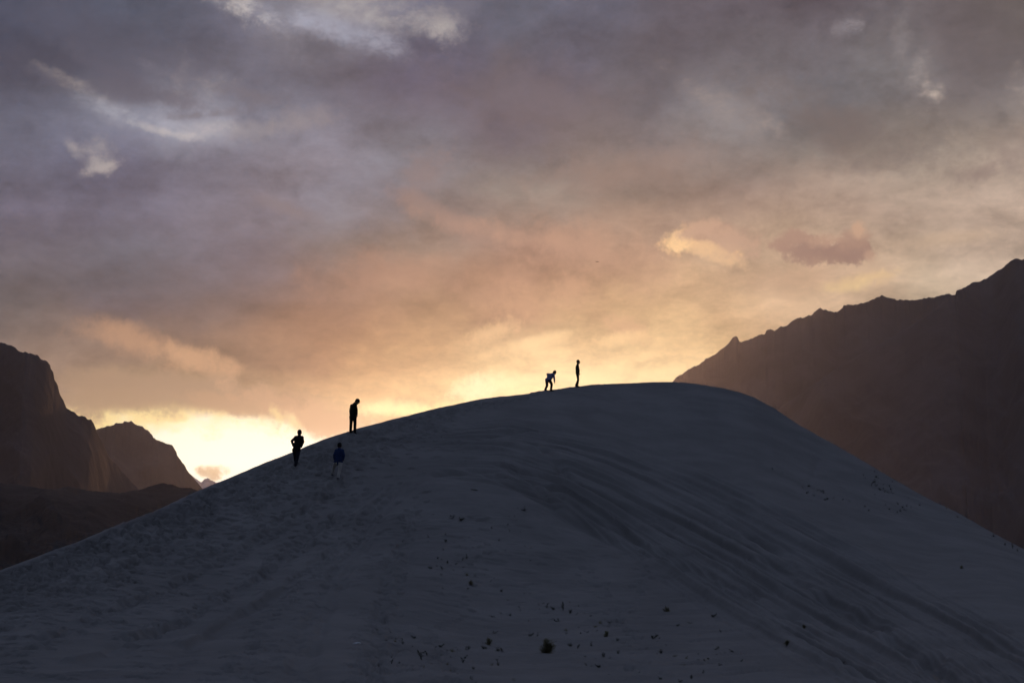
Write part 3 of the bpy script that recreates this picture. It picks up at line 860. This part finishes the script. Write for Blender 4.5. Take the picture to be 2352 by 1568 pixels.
def hand_parts(w, d, n, side, curl=.5, point=False):
    """palm and five fingers; w wrist, d direction of the fingers, n palm normal"""
    w, d, n = Vector(w), Vector(d).normalized(), Vector(n).normalized()
    n = (n - d * n.dot(d)).normalized()
    l = d.cross(n) * side
    out = []
    for k, (o, ln) in enumerate(((-.027, .068), (-.009, .080), (.010, .074), (.027, .058))):
        a = w + l * o * .6
        b = w + d * .085 + l * o
        out.append((a, .016, b, .0135))
        cu = curl * (.25 if (point and k == 0) else 1)
        d2 = (d * math.cos(cu) + n * math.sin(cu) + l * o * 2.5).normalized()
        d3 = (d * math.cos(cu * 2.1) + n * math.sin(cu * 2.1) + l * o * 2.0).normalized()
        m = b + d2 * ln * .55
        out.append((b, .0115, m, .0105))
        out.append((m, .0105, m + d3 * ln * .5, .0088))
    t0 = w + d * .022 - l * .026
    t1 = t0 + (d * .6 - l * .7 + n * .3).normalized() * .042
    out.append((w + d * .015, .017, t0, .016))
    out.append((t0, .014, t1, .0125))
    out.append((t1, .0125, t1 + (d * .9 - l * .15 + n * .35).normalized() * .034, .010))
    return out


def person(root_px, sd, ox, oy, zs, J, fwd, up, label, top_name, M_top, M_leg, M_shoe, belly=0.0, cap=False, tl=.55, hem=0.05, bulk=1.0, headscale=1.0, slim=1.0):
    X, Y = spot(*root_px)
    r = math.hypot(X, Y)
    s = r / 5689.0 / zs
    Z = surf(X, Y)
    root = bpy.data.objects.new('person', None)
    COL.objects.link(root)
    root.location = (X, Y, Z)
    root.empty_display_size = 0.3
    tag(root, label, 'person', 'people walking up the dune')

    def pt(zx, zy, y=0.0):
        return Vector(((zx - ox) * s, y, (oy - zy) * s))
    P_ = {k: pt(*v) for k, v in J.items()}
    for k in ('ankle_l', 'ankle_r'):     # feet meet the sand
        a = P_[k]
        g = surf(X + a.x, Y + a.y) - Z
        a.z = g + (0.085 if not k + '_up' in sd else sd[k + '_up'])
    up = Vector(up).normalized()
    fwd = Vector(fwd).normalized()
    fwd = (fwd - up * fwd.dot(up)).normalized()
    rt_ = fwd.cross(up)
    fr = (rt_, fwd, up)
    c = P_['head']
    hs = headscale * 1.05
    head = [('b', c, (.076 * hs, .094 * hs, .112 * hs), fr),
            (c + fwd * .025 * hs - up * .05 * hs, .056 * hs, c + fwd * .062 * hs - up * .09 * hs, .034 * hs),
            (c + fwd * .086 * hs + up * .012 * hs, .012, c + fwd * .110 * hs - up * .028 * hs, .016),
            (c + fwd * .084 * hs - up * .058 * hs - rt_ * .018, .016, c + fwd * .084 * hs - up * .058 * hs + rt_ * .018, .016),
            (c + fwd * .078 * hs + up * .028 * hs - rt_ * .035, .018, c + fwd * .078 * hs + up * .028 * hs + rt_ * .035, .018),
            (c + fwd * .074 * hs - up * .098 * hs, .022, c + fwd * .07 * hs - up * .094 * hs, .024),
            ('b', c - fwd * .005 + rt_ * .079 * hs - up * .01, (.012, .022, .032), fr), ('b', c - fwd * .005 - rt_ * .079 * hs - up * .01, (.012, .022, .032), fr)]
    nb = P_['neck']
    neck = [(c - up * .05 - fwd * .01, .062 * hs, nb, .074)]
    sl, sr, hl, hr = P_['sh_l'], P_['sh_r'], P_['hip_l'], P_['hip_r']
    cs, ch = (sl + sr) / 2, (hl + hr) / 2
    b = bulk * 1.06
    slim *= 1.07

    def torso(g):
        return [(sl, .066 * b + g, sr, .066 * b + g), (nb, .062 + g, cs, .085 * b + g),
                (cs.lerp(sl, tl) * .9 + ch * .1, .10 * b + g, ch.lerp(hl, .55), .098 * b + g), (cs.lerp(sr, tl) * .9 + ch * .1, .10 * b + g, ch.lerp(hr, .55), .098 * b + g),
                (cs * .8 + ch * .2, .115 * b + g, ch, .11 * b + g),
                (cs * .45 + ch * .55 + P_.get('belly', Vector()) * 0 + fwd * belly, .115 * b + g, ch + fwd * belly * .6, .105 * b + g)]

    def arm(k, g):
        return [(P_['sh_' + k], .056 * b + g, P_['elb_' + k], .045 * b + g), (P_['elb_' + k], .043 * b + g, P_['wri_' + k], .032 * b + g)]

    def leg(k, g, fl=0.0):
        return [(P_['hip_' + k], .092 * slim + g, P_['knee_' + k], .060 * slim + g + fl * .3), (P_['knee_' + k], .058 * slim + g + fl * .3, P_['ankle_' + k], .042 * slim + g + fl)]

    def butt(g):
        return [(hl, .098 * slim + g, hr, .098 * slim + g), (ch.lerp(hl, .5) - sd['face'] * .025 + Vector((0, 0, -.02)), .092 * slim + g, ch.lerp(hl, .3) + Vector((0, 0, .06)), .10 * slim + g), (ch.lerp(hr, .5) - sd['face'] * .025 + Vector((0, 0, -.02)), .092 * slim + g, ch.lerp(hr, .3) + Vector((0, 0, .06)), .10 * slim + g)]
    hands, body_extra = [], []
    for k, side in (('l', -1), ('r', 1)):
        w = P_['wri_' + k]
        d = (w - P_['elb_' + k]).normalized()
        if 'hand_' + k in P_:
            d = (P_['hand_' + k] - w).normalized()
        hands += hand_parts(w, d, sd.get('palm_' + k, sd['face']), side * sd.get('hs', 1), sd.get('curl_' + k, .5), sd.get('point_' + k, False))
    feet = []
    shoes = {}
    for k in ('l', 'r'):
        a = P_['ankle_' + k]
        f = sd.get('foot_' + k, sd['face']).normalized()
        gz = surf(X + a.x + f.x * .15, Y + a.y + f.y * .15) - (surf(X + a.x, Y + a.y))
        f2 = Vector((f.x, f.y, gz / .15 if not k == sd.get('lift') else -.5)).normalized()
        heel = a - f2 * .05 + Vector((0, 0, -.048))
        toe = a + f2 * .17 + Vector((0, 0, -.054))
        feet += [(heel, .03, toe, .022), (a, .04, heel, .032)]
        shoes[k] = [(heel, .040, toe, .030), (heel + f2 * .04 + Vector((0, 0, .012)), .042, a + f2 * .09 + Vector((0, 0, -.028)), .04), (a + Vector((0, 0, -.01)), .046, heel, .042)]
    fuse('body', head + neck + torso(-.006) + arm('l', -.006) + arm('r', -.006) + leg('l', -.006) + leg('r', -.006) + butt(-.006) + hands + feet, M_skin, root, .0095, 2)
    fuse(top_name, torso(.014) + arm('l', .013) + arm('r', .013) + [(hl + Vector((0, 0, -hem)), .108 * slim, hr + Vector((0, 0, -hem)), .108 * slim), (nb + Vector((0, 0, -.01)), .07, nb + Vector((0, 0, .02)), .064)] + ([(hl, .11 * slim, hr, .11 * slim)] if hem > 0 else []), M_top, root, .014, 3)
    fuse('trousers', leg('l', .012, .016) + leg('r', .012, .016) + butt(.006), M_leg, root, .014, 3)
    for k in ('l', 'r'):
        fuse('shoe', shoes[k], M_shoe, root, .011, 2)
    if cap:
        cp_ = fuse('cap', [('b', c - fwd * .006 * hs + up * .035 * hs, (.088 * hs, .104 * hs, .088 * hs), fr)], M_top, root, .011, 2)
        fuse('brim', [(c + fwd * .08 + up * .045 - rt_ * .05, .016, c + fwd * .08 + up * .045 + rt_ * .05, .016), (c + fwd * .08 + up * .048, .022, c + fwd * .152 + up * .022, .012), (c + fwd * .085 + up * .048 - rt_ * .04, .014, c + fwd * .142 + up * .026 - rt_ * .02, .011), (c + fwd * .085 + up * .048 + rt_ * .04, .014, c + fwd * .142 + up * .026 + rt_ * .02, .011)], M_top, cp_, .009, 1)
        fuse('hair', [('b', c - fwd * .03 * hs - up * .02 * hs, (.08 * hs, .078 * hs, .07 * hs), fr)], M_hair, root, .011, 2)
    else:
        fuse('hair', [('b', c - fwd * .014 * hs + up * .026 * hs, (.085 * hs, .098 * hs, .102 * hs), fr), ('b', c - fwd * .04 * hs - up * .03 * hs, (.078 * hs, .066 * hs, .062 * hs), fr)], M_hair, root, .011, 2)
    for s_ in (-1, 1):
        fuse('eye', [('b', c + fwd * .087 * hs + rt_ * .031 * s_ + up * .008, (.013, .012, .010), fr)], M_hair, root, .005, 1)
    return root


M_jacket = cloth('black_jacket', (0.010, 0.009, 0.009))
M_jeans = cloth('dark_jeans', (0.020, 0.023, 0.033))
M_blue = cloth('blue_shirt', (0.016, 0.030, 0.085), 1.4)
M_light = cloth('light_trousers', (0.40, 0.37, 0.34))
M_black = cloth('black_trousers', (0.008, 0.008, 0.009))
M_indigo = cloth('pale_indigo_shirt', (0.15, 0.15, 0.26))
M_shoe = cloth('dark_shoe', (0.008, 0.008, 0.010))
M_wshoe = cloth('grey_shoe', (0.09, 0.09, 0.10))
AWAY, RIGHT = Vector((0, 1, 0)), Vector((1, 0, 0))

# broad man in a dark jacket, hands in the pockets, walking away up the slope
person((677.2, 1067.8), dict(face=AWAY, curl_l=1.0, curl_r=1.0, foot_r=Vector((.15, 1, 0)), palm_l=RIGHT, palm_r=-RIGHT), 430, 1390, 8.71,
       dict(head=(553, 232, .12), neck=(550, 325, .08), sh_l=(432, 398, .06), sh_r=(648, 402, .06), elb_l=(312, 530, -.06), elb_r=(702, 560, -.06), wri_l=(352, 690, .06), wri_r=(628, 725, .06), hand_l=(390, 770, .1), hand_r=(585, 790, .1),
            hip_l=(400, 830, .04), hip_r=(530, 830, .04), knee_l=(408, 1070, .26), knee_r=(500, 1100, .08), ankle_l=(408, 1290, .42), ankle_r=(455, 1350, .0)),
       (0.05, 1, 0), (0, .05, 1), 'broad man in a dark jacket and jeans with hands in his pockets, walking away', 'jacket', M_jacket, M_jeans, M_shoe, bulk=1.06, tl=.42, hem=.03, slim=1.0, headscale=1.16)
# man in a blue shirt and light trousers stepping up the slope
person((776.3, 1101.5), dict(face=AWAY, foot_l=Vector((-.35, 1, 0)), palm_l=RIGHT, palm_r=-RIGHT), 480, 1460, 9.22,
       dict(head=(497, 222, .14), neck=(495, 325, .11), sh_l=(392, 420, .1), sh_r=(612, 420, .1), elb_l=(322, 575, .06), elb_r=(672, 600, .06), wri_l=(320, 720, .12), wri_r=(640, 745, .12),
            hip_l=(385, 850, .1), hip_r=(545, 850, .08), knee_l=(285, 1000, .40), knee_r=(530, 1130, .06), ankle_l=(215, 1250, .52), ankle_r=(482, 1400, .0)),
       (0, 1, .05), (0, .1, 1), 'man in a blue shirt and light trousers climbing the dune face', 'shirt', M_blue, M_light, M_wshoe, bulk=1.04, hem=-.02, headscale=1.12, slim=.98)
# man in a cap, head bowed, standing just under the crest
person((813.7, 999), dict(face=Vector((.75, .65, 0)), foot_r=Vector((1, .1, 0)), foot_l=Vector((.6, .8, 0)), palm_l=Vector((.65, -.75, 0)), palm_r=Vector((-.65, .75, 0))), 560, 1470, 9.8,
       dict(head=(655, 232, .02), neck=(560, 318, .0), sh_l=(430, 400, .13), sh_r=(590, 405, -.12), elb_l=(380, 590, .15), elb_r=(645, 600, -.16), wri_l=(382, 745, .16), wri_r=(655, 755, -.14), hand_r=(668, 830, -.13),
            hip_l=(430, 820, .09), hip_r=(560, 820, -.05), knee_l=(412, 1090, .14), knee_r=(585, 1100, -.04), ankle_l=(395, 1390, .2), ankle_r=(578, 1425, .0)),
       (.82, .1, -.62), (.55, .1, .83), 'man in a cap and dark jacket standing with bowed head looking at the sand', 'jacket', M_jacket, M_black, M_shoe, cap=True, bulk=1.18, hem=.06, slim=1.02, headscale=1.12)
# man bending down with one arm reaching to the sand
person((1258.5, 897.2), dict(face=Vector((.8, .6, 0)), foot_l=Vector((.8, .5, 0)), foot_r=Vector((.9, .4, 0)), palm_l=Vector((1, 0, 0)), palm_r=Vector((-1, .2, 0)), curl_r=.25, point_r=True, curl_l=.8), 450, 1420, 14.26,
       dict(head=(842, 338, .12), neck=(772, 425, .1), sh_l=(560, 445, .22), sh_r=(780, 490, -.06), elb_l=(432, 425, .16), elb_r=(815, 710, -.1), wri_l=(455, 640, .22), wri_r=(830, 895, -.08), hand_r=(850, 1000, -.08),
            hip_l=(395, 800, .10), hip_r=(545, 810, -.05), knee_l=(405, 1095, .18), knee_r=(668, 1030, .0), ankle_l=(305, 1400, .12), ankle_r=(628, 1375, .0)),
       (.62, .35, -.68), (.62, .3, .72), 'man in a pale shirt bending forward and reaching down on the crest', 'shirt', M_indigo, M_black, M_shoe, bulk=1.10, hem=-.05, slim=1.08, headscale=1.12)
# man standing upright in profile on the crest
person((1325.5, 887.6), dict(face=RIGHT, foot_r=Vector((1, 0, 0)), palm_l=Vector((0, -1, 0)), palm_r=Vector((0, 1, 0)), hs=1), 430, 1385, 11.2,
       dict(head=(493, 242, .0), neck=(468, 355, .0), sh_l=(452, 430, .19), sh_r=(448, 430, -.19), elb_l=(462, 620, .22), elb_r=(448, 620, -.22), wri_l=(525, 740, .2), wri_r=(505, 770, -.2), hand_l=(560, 810, .19), hand_r=(520, 850, -.19),
            hip_l=(452, 770, .09), hip_r=(452, 770, -.09), knee_l=(486, 1060, .09), knee_r=(478, 1060, -.09), ankle_l=(392, 1330, .10), ankle_r=(436, 1330, -.08)),
       (1, 0, 0), (.04, 0, 1), 'slim man in dark clothes standing upright in profile on the crest', 'shirt', M_jacket, M_black, M_shoe, bulk=.95, belly=.03, hem=-.03, slim=.92, headscale=1.1)

# ------------------------------------------------------------------ soaring bird
ba, be = azel(1372, 601)
bd = 300.0
bird = bpy.data.objects.new('soaring_bird', None)
COL.objects.link(bird)
bird.location = (bd * math.sin(R_(ba)), bd * math.cos(R_(ba)), CAM_Z + bd * math.tan(R_(be)))
tag(bird, 'small dark bird gliding with spread wings in the glowing sky', 'bird')
M_feather = newmat('dark_feather', two_tone((0.02, 0.016, 0.012), (0.04, 0.03, 0.024), 8.0), 0.8)
fuse('body', [((0, -.16, 0), .035, (0, .05, .01), .07), ((0, .05, .01), .07, (0, .24, .02), .03), ((0, -.16, 0), .035, (0, -.24, .0), .03), ((0, -.24, 0), .03, (0, -.30, -.02), .008)], M_feather, bird, .012, 2)
for sg, tip in ((-1, .13), (1, .05)):
    fuse('wing', [((0, 0, .02), .05, (sg * .20, .02, .0), .045), ((sg * .05, .1, .01), .03, (sg * .24, .1, .0), .03), ((sg * .20, .03, .0), .045, (sg * .42, .1, tip), .022), ((sg * .22, .1, .0), .03, (sg * .40, .13, tip), .018)], M_feather, bird, .012, 2)
fuse('tail', [((0, .2, .01), .02, (-.05, .38, .01), .014), ((0, .2, .01), .02, (.05, .38, .01), .014), ((0, .2, .01), .02, (0, .4, .01), .014)], M_feather, bird, .01, 1)

# ------------------------------------------------------------------ dune plants
def blade(bm, base, d, ln, w, droop, n=3):
    """tapered, three-sided, curving stem"""
    p = Vector(base)
    d = Vector(d).normalized()
    prev = None
    for k in range(n + 1):
        r = w * (1 - k / n) + .0008
        q = d.to_track_quat('Z', 'Y')
        ring = [bm.verts.new(p + q @ Vector((r * math.cos(a), r * math.sin(a), 0))) for a in (0, 2.1, 4.2)]
        if prev:
            for j in range(3):
                bm.faces.new((prev[j], prev[(j + 1) % 3], ring[(j + 1) % 3], ring[j]))
        prev = ring
        p = p + d * ln / n
        d = (d + Vector((0, 0, -droop))).normalized()


def leafdiamond(bm, p, d, ln, w):
    d = Vector(d).normalized()
    s = d.cross(Vector((0, 0, 1)))
    s = s.normalized() if s.length > .01 else Vector((1, 0, 0))
    n = s.cross(d)
    p = Vector(p)
    v = [bm.verts.new(x) for x in (p, p + d * ln * .5 + s * w, p + d * ln, p + d * ln * .5 - s * w, p + d * ln * .5 + n * w * .5)]
    for f in ((0, 1, 4), (1, 2, 4), (2, 3, 4), (3, 0, 4)):
        bm.faces.new([v[i] for i in f])


def rdir(rg, lo, hi):
    a, e = rg.uniform(0, 6.283), R_(rg.uniform(lo, hi))
    return Vector((math.cos(a) * math.cos(e), math.sin(a) * math.cos(e), math.sin(e)))


def fin(bm, name, mat):
    me = bpy.data.meshes.new(name)
    bm.to_mesh(me)
    bm.free()
    me.materials.append(mat)
    return me


def grass_mesh(seed):
    rg = random.Random(seed)
    bm = bmesh.new()
    for _ in range(rg.randint(22, 34)):
        b = (rg.gauss(0, .07), rg.gauss(0, .07), -.02)
        blade(bm, b, rdir(rg, 25, 85), rg.uniform(.5, 1.0), .022, rg.uniform(.05, .3))
    return fin(bm, 'grass_tuft', M_leaf)


def sprig_mesh(seed):
    rg = random.Random(seed)
    bm = bmesh.new()
    for _ in range(rg.randint(3, 6)):
        b = Vector((rg.gauss(0, .03), rg.gauss(0, .03), -.03))
        h = rg.uniform(.35, 1.0)
        d = rdir(rg, 28, 80)
        blade(bm, b, d, h, .045, .05, 2)
        for k in range(rg.randint(5, 9)):
            leafdiamond(bm, b + d * h * rg.uniform(.25, 1), rdir(rg, -10, 60), rg.uniform(.22, .4), .09)
    return fin(bm, 'sprig', M_darkleaf)


GR = [grass_mesh(100 + i) for i in range(4)]
SP = [sprig_mesh(200 + i) for i in range(7)]
rp = random.Random(5)


def zone(x4, y4, wpx):
    size = 'tiny' if wpx < 12 else 'small' if wpx < 18 else 'larger'
    if y4 < 2150:
        w_ = 'just below the dark trampled shoulder of the dune'
    elif y4 < 2370:
        w_ = 'around the compact dark shrub on the middle slope'
    elif x4 > 2560:
        w_ = 'at the foot of the long runnels'
    elif x4 < 1720:
        w_ = 'beside the wheel marks on the lower slope'
    elif y4 < 2500:
        w_ = 'on bare sand uphill of the largest thorny shrub'
    else:
        w_ = 'around the largest thorny shrub'
    return size, w_


def plant(x4, y4, wpx, kind, label, group, name, sink=.01):
    """x4, y4: foot of the plant in the full-size photo; wpx: its width there"""
    x, y = spot(x4 * .57422, y4 * .57422)
    r = math.hypot(x, y)
    w = wpx / 5689 * r
    if label is None:
        sz, wh = zone(x4, y4, wpx)
        what = 'dry grass tuft' if kind == 'g' else 'dark leafy plant'
        label = sz + ' ' + what + ' ' + wh
        group = sz + ' ' + what + 's ' + wh
    me = rp.choice(GR if kind == 'g' else SP)
    o = link(name, me)
    o.location = (x, y, surf(x, y) - sink)
    o.rotation_euler = (0, 0, rp.uniform(0, 6.28))
    k = w / (1.35 if kind == 'g' else 1.2)
    o.scale = (k, k, k * rp.uniform(.75, 1.1))
    tag(o, label, 'plant', group)
    return o


# the large thorny shrub and the bigger bushes: branches and foliage as parts
def shrub(x4, y4, wpx, hpx, seed, label, nb=60):
    rg = random.Random(seed)
    x, y = spot(x4 * .57422, y4 * .57422)
    r = math.hypot(x, y)
    w, h = wpx / 5689 * r, hpx / 5689 * r
    root = bpy.data.objects.new('desert_shrub', None)
    COL.objects.link(root)
    root.location = (x, y, surf(x, y) - .01)
    root.empty_display_size = .1
    tag(root, label, 'shrub', 'thorny shrubs on the dune')
    b1, b2 = bmesh.new(), bmesh.new()
    for _ in range(nb):
        d = rdir(rg, 4, 85)
        e = Vector((d.x * w * .5, d.y * w * .5, d.z * h))
        ln = e.length * rg.uniform(.7, 1.08)
        e.normalize()
        blade(b1, (0, 0, -.01), e, ln, .011, .04, 4)
        for k in range(5):
            p = e * ln * rg.uniform(.25, 1.0)
            t = (e + rdir(rg, -20, 60) * .9).normalized()
            leafdiamond(b2, p, t, rg.uniform(.04, .085), .012)
    link('branches', fin(b1, 'branches', M_twig), None, root)
    link('foliage', fin(b2, 'foliage', M_leaf), None, root)


shrub(2190, 2612, 74, 56, 1, 'largest thorny shrub, dense and olive brown, among the scattered scrub', 90)
shrub(1954, 2578, 34, 24, 2, 'small spiky shrub with fanned stems beside the largest thorny shrub', 20)
shrub(2428, 2544, 28, 20, 3, 'spiky rounded shrub alone on sand beyond the largest shrub', 18)
shrub(1883, 2342, 20, 14, 4, 'compact dark shrub on the middle of the bare sand slope', 18)
shrub(2667, 2438, 34, 18, 5, 'loose low shrub at the foot of the long runnels', 18)
shrub(3150, 2582, 22, 15, 6, 'compact shrub standing between the lower runnels', 16)
shrub(3216, 2500, 18, 13, 7, 'thin dark shrub growing on the lower right runnels', 14)
shrub(3846, 2272, 16, 12, 8, 'lone pale shrub on the smooth right flank of the dune', 14)

for x4, y4, w, k in [
    (2265, 2518, 26, 'g'), (1868, 2597, 34, 's'), (1691, 2672, 28, 'g'), (1693, 2702, 30, 'g'), (1851, 2658, 36, 's'), (1993, 2658, 34, 's'), (1968, 2654, 24, 'g'), (1791, 2655, 24, 'g'), (1804, 2672, 24, 'g'), (1895, 2676, 20, 's'),
    (2053, 2724, 26, 'g'), (1887, 2716, 28, 's'), (1905, 2727, 20, 's'), (1566, 2640, 24, 's'), (1687, 2640, 40, 's'), (1810, 2612, 30, 'g'), (1683, 2610, 30, 's'), (1709, 2624, 22, 's'), (1545, 2552, 22, 's'), (1581, 2553, 28, 'g'), (1659, 2558, 24, 's'),
    (1612, 2572, 34, 's'), (1760, 2586, 26, 's'), (1765, 2620, 22, 's'), (1935, 2600, 24, 's'), (1945, 2598, 20, 's'), (1990, 2608, 30, 's'), (2010, 2605, 26, 's'), (1975, 2535, 26, 's'), (2119, 2542, 24, 's'), (2150, 2543, 20, 's'), (2231, 2480, 36, 's'),
    (2187, 2428, 30, 's'), (2215, 2440, 24, 's'), (2253, 2443, 34, 's'), (2280, 2450, 24, 's'), (2280, 2585, 26, 's'), (2310, 2590, 24, 's'), (2365, 2583, 28, 's'), (2415, 2628, 26, 's'), (2470, 2617, 24, 's'), (2397, 2668, 26, 's'), (2400, 2485, 30, 'g'), (2380, 2505, 26, 'g'), (2440, 2490, 26, 's'),
    (1975, 2472, 26, 's'), (2040, 2460, 16, 's'), (2005, 2372, 16, 's'), (1869, 2304, 26, 'g'), (1866, 2240, 22, 's'), (1723, 2280, 20, 's'), (1770, 2284, 18, 's'), (1790, 2262, 16, 's'), (1850, 2248, 22, 's'), (2100, 2042, 22, 's'), (2094, 2040, 18, 's'), (1805, 2068, 34, 's'), (1845, 2080, 28, 's'), (1785, 2168, 20, 's'), (1713, 2148, 16, 's'),
    (2699, 2632, 26, 'g'), (2746, 2634, 26, 'g'), (2735, 2666, 24, 'g'), (2612, 2560, 30, 's'), (2765, 2485, 20, 's'), (2710, 2500, 16, 's'), (2850, 2458, 26, 's'), (2870, 2596, 24, 's'), (2932, 2610, 24, 's'), (2885, 2524, 18, 's'), (2865, 2598, 18, 's'), (2645, 2612, 30, 's'), (2835, 2640, 16, 's'), (2880, 2664, 18, 's'), (2645, 2716, 26, 's'), (2720, 2712, 22, 's'), (2765, 2708, 22, 's'), (2810, 2690, 22, 's'), (2470, 2560, 18, 's'), (2475, 2615, 18, 's'),
    (3368, 2634, 24, 's'), (2965, 2640, 18, 's'),
]:
    plant(x4, y4, w * 1.1, k, None, None, 'grass_tuft' if k == 'g' else 'leafy_plant')
clus = [(1800, 2200, 110, 90, 26), (1900, 2300, 120, 70, 18), (2150, 2430, 130, 50, 26), (2300, 2520, 150, 60, 26), (1700, 2590, 120, 50, 16), (1900, 2640, 200, 50, 22), (2380, 2640, 160, 60, 18), (2720, 2620, 150, 60, 22), (2050, 2080, 140, 50, 12), (2150, 2250, 160, 60, 12), (1560, 2545, 60, 30, 8)]
for cx, cy, rx, ry, n_ in clus:
    for _ in range(int(n_ * .75)):
        plant(cx + rp.gauss(0, rx * .7), min(2728, cy + rp.gauss(0, ry * .7)), rp.uniform(7, 14), 's', None, None, 'leafy_plant')
L_fl = 'tiny dark plant low on the smooth right flank beside the skyline'
for _ in range(36):
    t_ = rp.random()
    plant(3480 + t_ * 190 + rp.gauss(0, 22), 1915 + t_ * 150 + rp.gauss(0, 26), rp.uniform(8, 16), 's', L_fl, 'plants beside the right skyline', 'leafy_plant')
for x4, y4, w in [(3503, 1942, 20), (3560, 1948, 14), (3975, 2148, 18), (4050, 2195, 24), (4070, 2205, 18), (4020, 2180, 14), (3830, 2070, 16), (3785, 2040, 14)]:
    plant(x4, y4, w, 's', L_fl, 'plants beside the right skyline', 'leafy_plant')
L_md = 'dark plant in the small hollow on the upper right flank'
for x4, y4, w in [(3235, 1944, 16), (3268, 1962, 18), (3285, 1970, 18), (3295, 1974, 18), (3212, 1950, 14), (3300, 2000, 14), (3335, 1995, 12), (3370, 2000, 14), (3400, 2008, 14), (3460, 2030, 14), (3475, 2045, 14), (3255, 1985, 14), (3226, 1975, 14), (3310, 1998, 14), (3090, 1876, 12)]:
    plant(x4, y4, w, 's', L_md, 'plants in the hollow', 'leafy_plant')
o = plant(3127, 1890, 12, 's', 'single tiny upright plant high on the smooth right flank', None, 'leafy_plant')

# ------------------------------------------------------------------ litter
def litter(name, px, py, pts, mat, label, cat):
    x, y = spot(px, py)
    o = fuse(name, pts, mat, None, .008, 1)
    o.location = (x, y, surf(x, y) + .015)
    tag(o, label, cat)


M_paper = newmat('white_plastic', two_tone((0.6, 0.6, 0.62), (0.75, 0.75, 0.76), 20.0), 0.5)
litter('plastic_scrap', 819, 1480, [((-.07, 0, 0), .012, (.02, .02, .02), .016), ((.02, .02, .02), .016, (.08, 0, .005), .012), ((-.02, -.02, 0), .014, (.05, .03, .01), .014)], M_paper, 'small white plastic scrap lying on the sand beside the wheel marks', 'litter')
litter('stick', 1089, 1124, [((-.14, .0, .05), .018, (.0, .02, .03), .022), ((.0, .02, .03), .022, (.16, .0, .0), .016), ((.0, .02, .03), .016, (.08, .04, .08), .01)], M_darkleaf, 'short dark stick lying on the sand below the trampled shoulder', 'stick')
